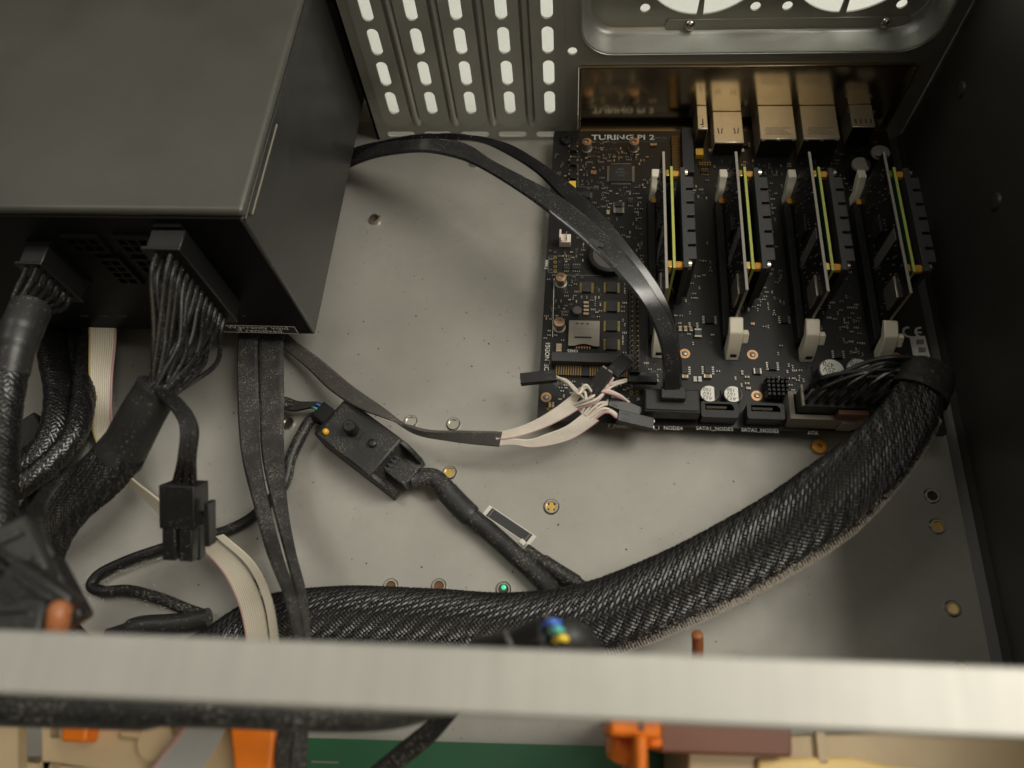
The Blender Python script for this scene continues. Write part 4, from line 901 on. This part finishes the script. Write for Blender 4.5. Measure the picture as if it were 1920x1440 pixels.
for k in range(12):
    for sy in (-1, 1):
        a = Vector((109.5+4.05*k, 7.6+sy*2.1, BZ+16.4)); e = cend+Vector((rw.uniform(-3, 3), rw.uniform(-6, 6), rw.uniform(-5, 5)))
        up = Vector((a.x+2, a.y+.8, BZ+21+rw.uniform(0, 3)+.35*(11-k))); mid = up.lerp(e, .5)+Vector((0, 3.0+rw.uniform(-2, 3), 4+rw.uniform(-1, 3)))
        part('wire', MB().tube(spline([a, up, mid, e, e+Vector((3, -7, 1))], 6), .95, 8), 'wire_black', pc)
# hanging four-pin branch
ba, bb = P(345, 905, 70), P(347, 1050, 56); M_ = basis(ba, bb-ba, (0, -.2, 1)); L_ = (bb-ba).length
for k in range(6):
    s_ = -4.2+1.7*k; a = neck+qn*1.0+q1*(-2+.7*k)+Vector((3, 1, 4)); e = M_ @ Vector((1, s_, -1+2.0*(k % 2)))
    b1 = P(322+3*k, 762-2*k, 80); b2 = P(342+5*k, 800, 82); b3 = P(338+5*k, 860, 78)
    part('wire', MB().tube(spline([a, b1, b2, b3, e], 7), .98, 8), 'wire_black', pc)
bp = part('branch_plug', MB().box(0, L_*.55, -6.3, 6.3, -5, 5, M_), 'plastic_black', pc, bv=.4, label='square black four-pin plug hanging free')
for s_ in (-3.2, 2.8):
    for t_ in (-2.5, 2.5): part('plug_prong', MB().box(L_*.55-.1, L_*(1.0 if t_ < 0 else .96), s_-2.4, s_+2.4, t_-2.1, t_+2.1, M_), 'plastic_black', bp, bv=.4)
part('plug_clip', MB().box(L_*.22, L_*.78, 8.4, 10.2, -2.6, 2.6, M_), 'plastic_black', bp, bv=.3); part('clip_root', MB().box(L_*.38, L_*.5, 6.2, 8.6, -2.4, 2.4, M_), 'plastic_black', bp)

# ================================================================== second power cable at the left
pc2 = thing('peripheral_power_cable', 'black sleeved power cable with a grey shrink tube at the left of the main cable', 'power cable', tuple(P(40, 640, 0)))
mb = MB().box(-194.6, -185.2, PF-10, PF-1.7, 62.6, 88.2); mb.box(-195.6, -184.6, PF-11, PF-9.6, 61.8, 89); part('supply_plug', mb, 'socket_black', pc2, bv=.4)
nk = P(50, 585, 84)
for k in range(6):
    for sx in (-1, 1):
        a = Vector((-189.9+sx*2.1, PF-10.5, 86.5-4.1*k)); e = nk+Vector((sx*1.6+(k-2.5)*1.3, 0, (k-2.5)*-.6)); part('wire', MB().tube(spline([a, a+Vector((0, -5, 0)), a.lerp(e, .6)+Vector((0, -3, 1)), e, e+Vector((-2, -6, 0))], 6), .9, 8), 'wire_black', pc2)
sp_ = spline([P(58, 578, 84), P(42, 615, 86), P(30, 655, 86), P(20, 700, 84)], 8); part('heat_shrink', MB().tube(sp_, [7.0]*10+[6.6]*6+[6.0]*(len(sp_)-16), 18), 'shrink', pc2)
sp_ = spline([P(24, 685, 84), P(10, 760, 84), P(2, 850, 86), P(-2, 940, 90), P(0, 1030, 92), P(40, 1100, 92)], 10)
part('wire_bundle', MB().tube(sp_, 5.0, 14), 'braid_core', pc2); part('braided_sleeve', braid_mb(sp_, 5.4, 5.2, (1, 0, .2), 12, 26, 1.4, .8, .2), 'braid', pc2, kind='stuff')
# thin sleeved lead behind it
pc3 = thing('sleeved_lead', 'thin black braided lead bending out from under the power supply', 'cable', tuple(P(110, 860, 0)))
sp_ = spline([P(165, 640, 14), P(160, 700, 20), P(155, 760, 26), P(138, 820, 30), P(95, 868, 32), P(40, 910, 34), P(-40, 950, 36)], 10)
part('wire_bundle', MB().tube(sp_, 4.4, 14), 'braid_core', pc3); part('braided_sleeve', braid_mb(sp_, 4.8, 4.6, (1, 0, .2), 12, 24, 1.3, .8, .2), 'braid', pc3, kind='stuff')
for lb, pts_, rr in (('stout black braided lead curling in the shade left of the ivory ribbon', [(95, 600, 10), (100, 670, 16), (112, 740, 20), (100, 815, 24), (55, 875, 26), (-40, 905, 28)], 6.4), ('black braided lead lying lowest against the case floor by the grey plug', [(128, 610, 7), (140, 690, 7), (134, 760, 7), (100, 850, 7), (60, 960, 7), (10, 1010, 7), (-60, 1040, 7)], 5.4)):
    tl = thing('sleeved_lead', lb, 'cable', tuple(P(pts_[2][0], pts_[2][1], 0))); sp_ = spline(PP(pts_), 10)
    part('wire_bundle', MB().tube(sp_, rr-.5, 14), 'braid_core', tl); part('braided_sleeve', braid_mb(sp_, rr, rr-.2, (1, 0, .2), 16, 30, 1.2, .9, .2), 'braid', tl, kind='stuff')
pc4 = thing('grey_plug', 'grey plastic plug lying in the shade beneath the power supply', 'plug', tuple(P(40, 830, 0)))
M2 = basis(P(15, 850, 8), P(90, 800, 8)-P(15, 850, 8)); part('plug_body', MB().box(0, 20, -7, 7, -5, 6, M2), 'plastic_grey', pc4, bv=1.2); part('plug_tail', MB().box(-14, 0, -4, 4, -3, 3, M2), 'plastic_grey', pc4, bv=1)
# blurred plugs close to the lens at the left
def chunk(name, label, px, py, z, ang, sx, sy, sz, material, cat='plug', tail=None):
    c = P(px, py, z); r = thing(name, label, cat, (c.x, c.y, c.z-sz/2)); M3 = Matrix.Translation(c) @ Matrix.Rotation(math.radians(ang), 4, 'Z') @ Matrix.Rotation(math.radians(14), 4, 'Y')
    part('plug_body', MB().box(-sx/2, sx/2, -sy/2, sy/2, -sz/2, sz/2, M3), material, r, bv=1.0)
    for k in (-1, 1): part('plug_ridge', MB().box(-sx*.3, sx*.3, k*sy*.22-.8, k*sy*.22+.8, sz/2, sz/2+1.1, M3), material, r, bv=.3)
    for k in range(4): part('wire', MB().tube(spline([M3 @ Vector((-sx/2+1, -sy*.3+k*sy*.2, 0)), M3 @ Vector((-sx/2-6, -sy*.3+k*sy*.2, -1)), M3 @ Vector((-sx/2-16, -sy*.2+k*sy*.15, -9)), M3 @ Vector((-sx/2-26, -sy*.2+k*sy*.15, -24))], 6), 1.0, 8), 'wire_black', r)
    return r
chunk('drive_plug', 'blurred grey-black drive plug over the braided cable bend', 38, 1045, 132, 40, 11, 17, 8, 'plastic_grey')
chunk('drive_plug', 'blurred black drive plug with its long side along the cross bar', 66, 1122, 138, -28, 17, 11, 8, 'plastic_black')
chunk('drive_plug', 'dark slanted drive plug leaning towards the hooked thin cord', 114, 1112, 124, -52, 18, 7, 7, 'plastic_black')
chunk('drive_plug', 'black drive plug lowest in the heap at the cross bar', 16, 1168, 140, 10, 17, 10, 7, 'plastic_black')
c = P(108, 1160, 142); r = thing('orange_terminal', 'small orange terminal cap poking up behind the cross bar', 'terminal', (c.x, c.y, c.z-9))
part('cap', MB().tube(spline([P(113, 1134, 143), P(111, 1150, 144), P(108, 1172, 143), P(106, 1195, 140)], 6), [.8, 1.8, 2.2, 2.4]+[2.5]*10+[2.2]*5, 12), 'copper_orange', r)
c = P(1308, 1196, 40); r = thing('copper_wire_end', 'copper-orange wire end standing up beside the braided cable', 'wire', (c.x, c.y, 0))
part('wire', MB().tube(spline([Vector((c.x+1.5, c.y-18, 8)), Vector((c.x+1.2, c.y-12, 26)), c, c+Vector((-.6, 1.2, 2))], 8), [2.0]*22+[1.9, 1.6, .8], 10), 'copper_orange', r)

# ================================================================== plug with coloured wires at the cross bar
c = P(1040, 1200, 118); r = thing('coloured_wire_plug', 'grey shrink-wrapped plug showing blue, teal and yellow wires above the cross bar', 'plug', (c.x, c.y, c.z-9))
M3 = basis(P(990, 1215, 112), P(1040, 1185, 118)-P(990, 1215, 112))
part('tube', MB().tube(spline([P(900, 1225, 96), P(960, 1218, 106), P(1010, 1203, 114), P(1036, 1196, 117)], 8), [4.6+.06*i for i in range(25)], 16, True, (1, .9, (0, 0, 1))), 'shrink', r)
part('tube', MB().tube(spline([P(1050, 1192, 118), P(1072, 1196, 117), P(1096, 1218, 113), P(1110, 1260, 106)], 8), [4.2]*4+[4.4]*21, 16, True, (1, .9, (0, 0, 1))), 'plastic_grey', r)
for (px, py), m_ in (((1036, 1166), 'wire_blue'), ((1045, 1180), 'wire_teal'), ((1054, 1196), 'wire_bright_yellow')):
    part('wire', MB().tube(spline([P(px-14, py+5, 119), P(px, py, 122), P(px+14, py+5, 119)], 6), .95, 10), m_, r)
part('rim', MB().tube(spline([P(1022, 1153, 119), P(1032, 1178, 121), P(1046, 1210, 119)], 6), .75, 8), 'chip_grey', r)
part('white_tab', MB().tube(spline([P(946, 1185, 112), P(954, 1202, 114), P(966, 1222, 113)], 6), .8, 8), 'chip_grey', r)
# sticker on the floor
c = P(960, 985, 0); ps = [P(918, 947, .1), P(1006, 1006, .1), P(992, 1023, .1), P(904, 964, .1)]
st2 = thing('floor_sticker', 'small white bordered black sticker stuck on the case floor', 'sticker', (c.x, c.y, 0))
part('sticker_paper', MB().prism([(p.x, p.y) for p in ps], .05, .2), 'paper', st2)
cc = sum(ps, Vector())/4; part('sticker_print', MB().prism([((cc+(p-cc)*.86).x, (cc+(p-cc)*.86).y) for p in ps], .2, .26), 'ink', st2)
part('sticker_line', MB().prism([((cc+(p-cc)*.79).x, (cc+(p-cc)*.79).y) for p in ps], .26, .29), 'silk_dim', st2)
part('sticker_field', MB().prism([((cc+(p-cc)*.75).x, (cc+(p-cc)*.75).y) for p in ps], .29, .32), 'ink', st2)

# ================================================================== what shows in front of the cross bar
t = thing('black_hose_cable', 'thick blurred black cable running along the front of the cross bar', 'cable', tuple(P(400, 1330, 110)))
sp_ = spline([P(-160, 1318, 116), P(0, 1324, 116), P(200, 1330, 115), P(420, 1334, 114), P(620, 1342, 112), P(740, 1336, 110), P(850, 1305, 106), P(960, 1270, 100)], 8)
part('jacket', MB().tube(sp_, [4.6]*20+[3.8]*(len(sp_)-20), 14), 'cord_black', t)
t = thing('flat_black_lead', 'flat black lead slanting down in front of the green circuit board', 'cable', tuple(P(760, 1390, 60)))
part('strip', MB().strip(PP([(900, 1260, 80), (835, 1325, 74), (760, 1385, 66), (670, 1460, 58)]), PP([(940, 1280, 80), (872, 1328, 74), (810, 1395, 66), (720, 1465, 58)]), 2), 'cord_black', t)
t = thing('green_board', 'green circuit board lying in the front bay beyond the cross bar', 'circuit board', tuple(P(860, 1430, 0)))
a, b = P(520, 1382, 12), P(1240, 1402, 12); M4 = basis(a, b-a); part('board', MB().box(0, (b-a).length, -70, 0, -1.6, 0, M4), 'pcb_green', t)
part('board_part', MB().box(20, 28, -22, -12, 0, 2, M4), 'chip', t); part('printed_line', MB().box(14, 24, -8, -7.4, 0, .05, M4), 'silk_dim', t)
for k in range(2): part('spacer', MB().cyl(tuple(M4 @ Vector((20+80*k, -40, -12))), 3, 10.4), 'brass', t)
t = thing('grey_ribbon', 'pale grey ribbon cable with a pink edge dropping beyond the cross bar', 'ribbon cable', tuple(P(370, 1400, 60)))
A_ = PP([(420, 1290, 100), (372, 1330, 98), (345, 1370, 92), (282, 1450, 84), (240, 1520, 78)]); B_ = PP([(480, 1290, 100), (432, 1335, 98), (420, 1372, 92), (376, 1450, 84), (340, 1520, 78)])
part('ribbon', MB().strip(A_, B_, 1.1, 10, 8), 'grey_ribbon', t); part('pink_edge', MB().tube(spline(A_, 8), .75, 8), 'wire_pink', t)
def printed(name, label, polys, z0, z1, material, cat, pname='body'):
    c = P(*[sum(q[i] for q in polys[0])/len(polys[0]) for i in (0, 1)], z1); t = thing(name, label, cat, (c.x, c.y, z0))
    for i, poly in enumerate(polys): part(pname, MB().prism([(P(a, b, z1-i*1.5).x, P(a, b, z1-i*1.5).y) for a, b in poly], z0, z1-i*1.5), material, t, bv=.8)
    return t
t = printed('orange_bracket', 'tapered orange plastic bracket beside the grey ribbon', [((428, 1340), (518, 1340), (505, 1460), (440, 1460))], 78.05, 88, 'orange_print', 'bracket')
t = printed('orange_bracket', 'long orange plastic rail under the thick black cable', [((130, 1280), (505, 1285), (505, 1352), (125, 1348)), ((118, 1342), (166, 1344), (160, 1392), (112, 1390))], 78.05, 86, 'orange_print', 'bracket', 'rail')
t = thing('orange_clip', 'bright orange plastic clip with a pin in front of the cross bar', 'clip', tuple(P(1195, 1390, 60)))
def pbox(px0, px1, py0, py1, z0, z1): a, b = P(px0, py1, z1), P(px1, py0, z1); return MB().box(a.x, b.x, a.y, b.y, z0, z1)
part('clip_body', pbox(1142, 1240, 1325, 1380, 70, 108), 'orange_print', t, bv=1.2); part('clip_wing', pbox(1146, 1196, 1374, 1432, 60, 96), 'orange_print', t, bv=2)
part('clip_pin', pbox(1192, 1214, 1378, 1470, 60, 112), 'orange_print', t, bv=1); part('clip_hook', pbox(1214, 1242, 1380, 1402, 80, 106), 'orange_print', t, bv=1); part('clip_hole', pbox(1197, 1208, 1352, 1370, 107.9, 108.3), 'brown_box', t)
part('clip_foot', pbox(1160, 1230, 1340, 1400, 0, 60), 'orange_print', t)
t = printed('brown_block', 'reddish-brown plastic block against the cross bar', [((1236, 1340), (1484, 1350), (1486, 1420), (1238, 1412))], 0, 82, 'brown_box', 'block')
t = printed('beige_tray', 'cream printed plastic tray in front of the cross bar beside the brown block', [((1290, 1385), (2050, 1362), (2050, 1500), (1290, 1500))], 0, 72, 'beige_print', 'tray')
part('tray_rib', pbox(1536, 1546, 1374, 1430, 71.5, 74), 'beige_print', t); part('tray_step', MB().prism([(P(a, b, 74).x, P(a, b, 74).y) for a, b in ((1420, 1422), (1600, 1420), (1660, 1434), (1760, 1446), (1760, 1500), (1420, 1500))], 70, 74), 'lit_desk_tray_gold', t, bv=1)
t = thing('slotted_tray', 'cream plastic tray with round-ended slots below the thick black cable', 'tray', tuple(P(200, 1400, 0)))
z_ = 78; rc = lambda x0, x1, y0, y1: [(P(a, b, z_).x, P(a, b, z_).y) for a, b in ((x0, y1), (x1, y1), (x1, y0), (x0, y0))]
part('tray_deck', shape2d(rc(-80, 440, 1345, 1480), [rc(34, 78, 1350, 1478), rc(94, 112, 1355, 1384), rc(76, 96, 1428, 1462)], 4, XY(z_-2)), 'beige_print', t, bv=.6)
part('tray_rib', pbox(220, 330, 1376, 1384, z_-.5, z_+2.5), 'beige_print', t, bv=.8); part('tray_boss', MB().cyl(tuple(P(300, 1390, z_)-Vector((0, 0, 1))), 5, 4, 18), 'beige_print', t)
part('tray_wall', pbox(-78, 430, 1462, 1478, 0, z_-4), 'beige_print', t); part('tray_wall', pbox(-78, 430, 1350, 1360, 0, z_-4.2) if False else MB().box(P(-60, 1440, z_).x, P(400, 1440, z_).x, P(0, 1440, z_).y-1.5, P(0, 1440, z_).y, 0, z_-4.1), 'brown_box', t)
# crumbs and lint on the floor
q = random.Random(5); mb = MB()
for _ in range(170):
    x_, y_ = q.uniform(-150, 120), q.uniform(-100, 120)
    if -4 < x_ and y_ > -4: continue
    r_ = q.uniform(.12, .42); mb.prism([(x_+r_*q.uniform(.5, 1.3)*math.cos(k*1.05), y_+r_*q.uniform(.5, 1.3)*math.sin(k*1.05)) for k in range(6)], .01, .12+r_*.4)
tag(part('dust', mb, 'hole_dark', origin=(0, 0, 0)), 'dark crumbs of dust scattered over the case floor', 'dust', kind='stuff')
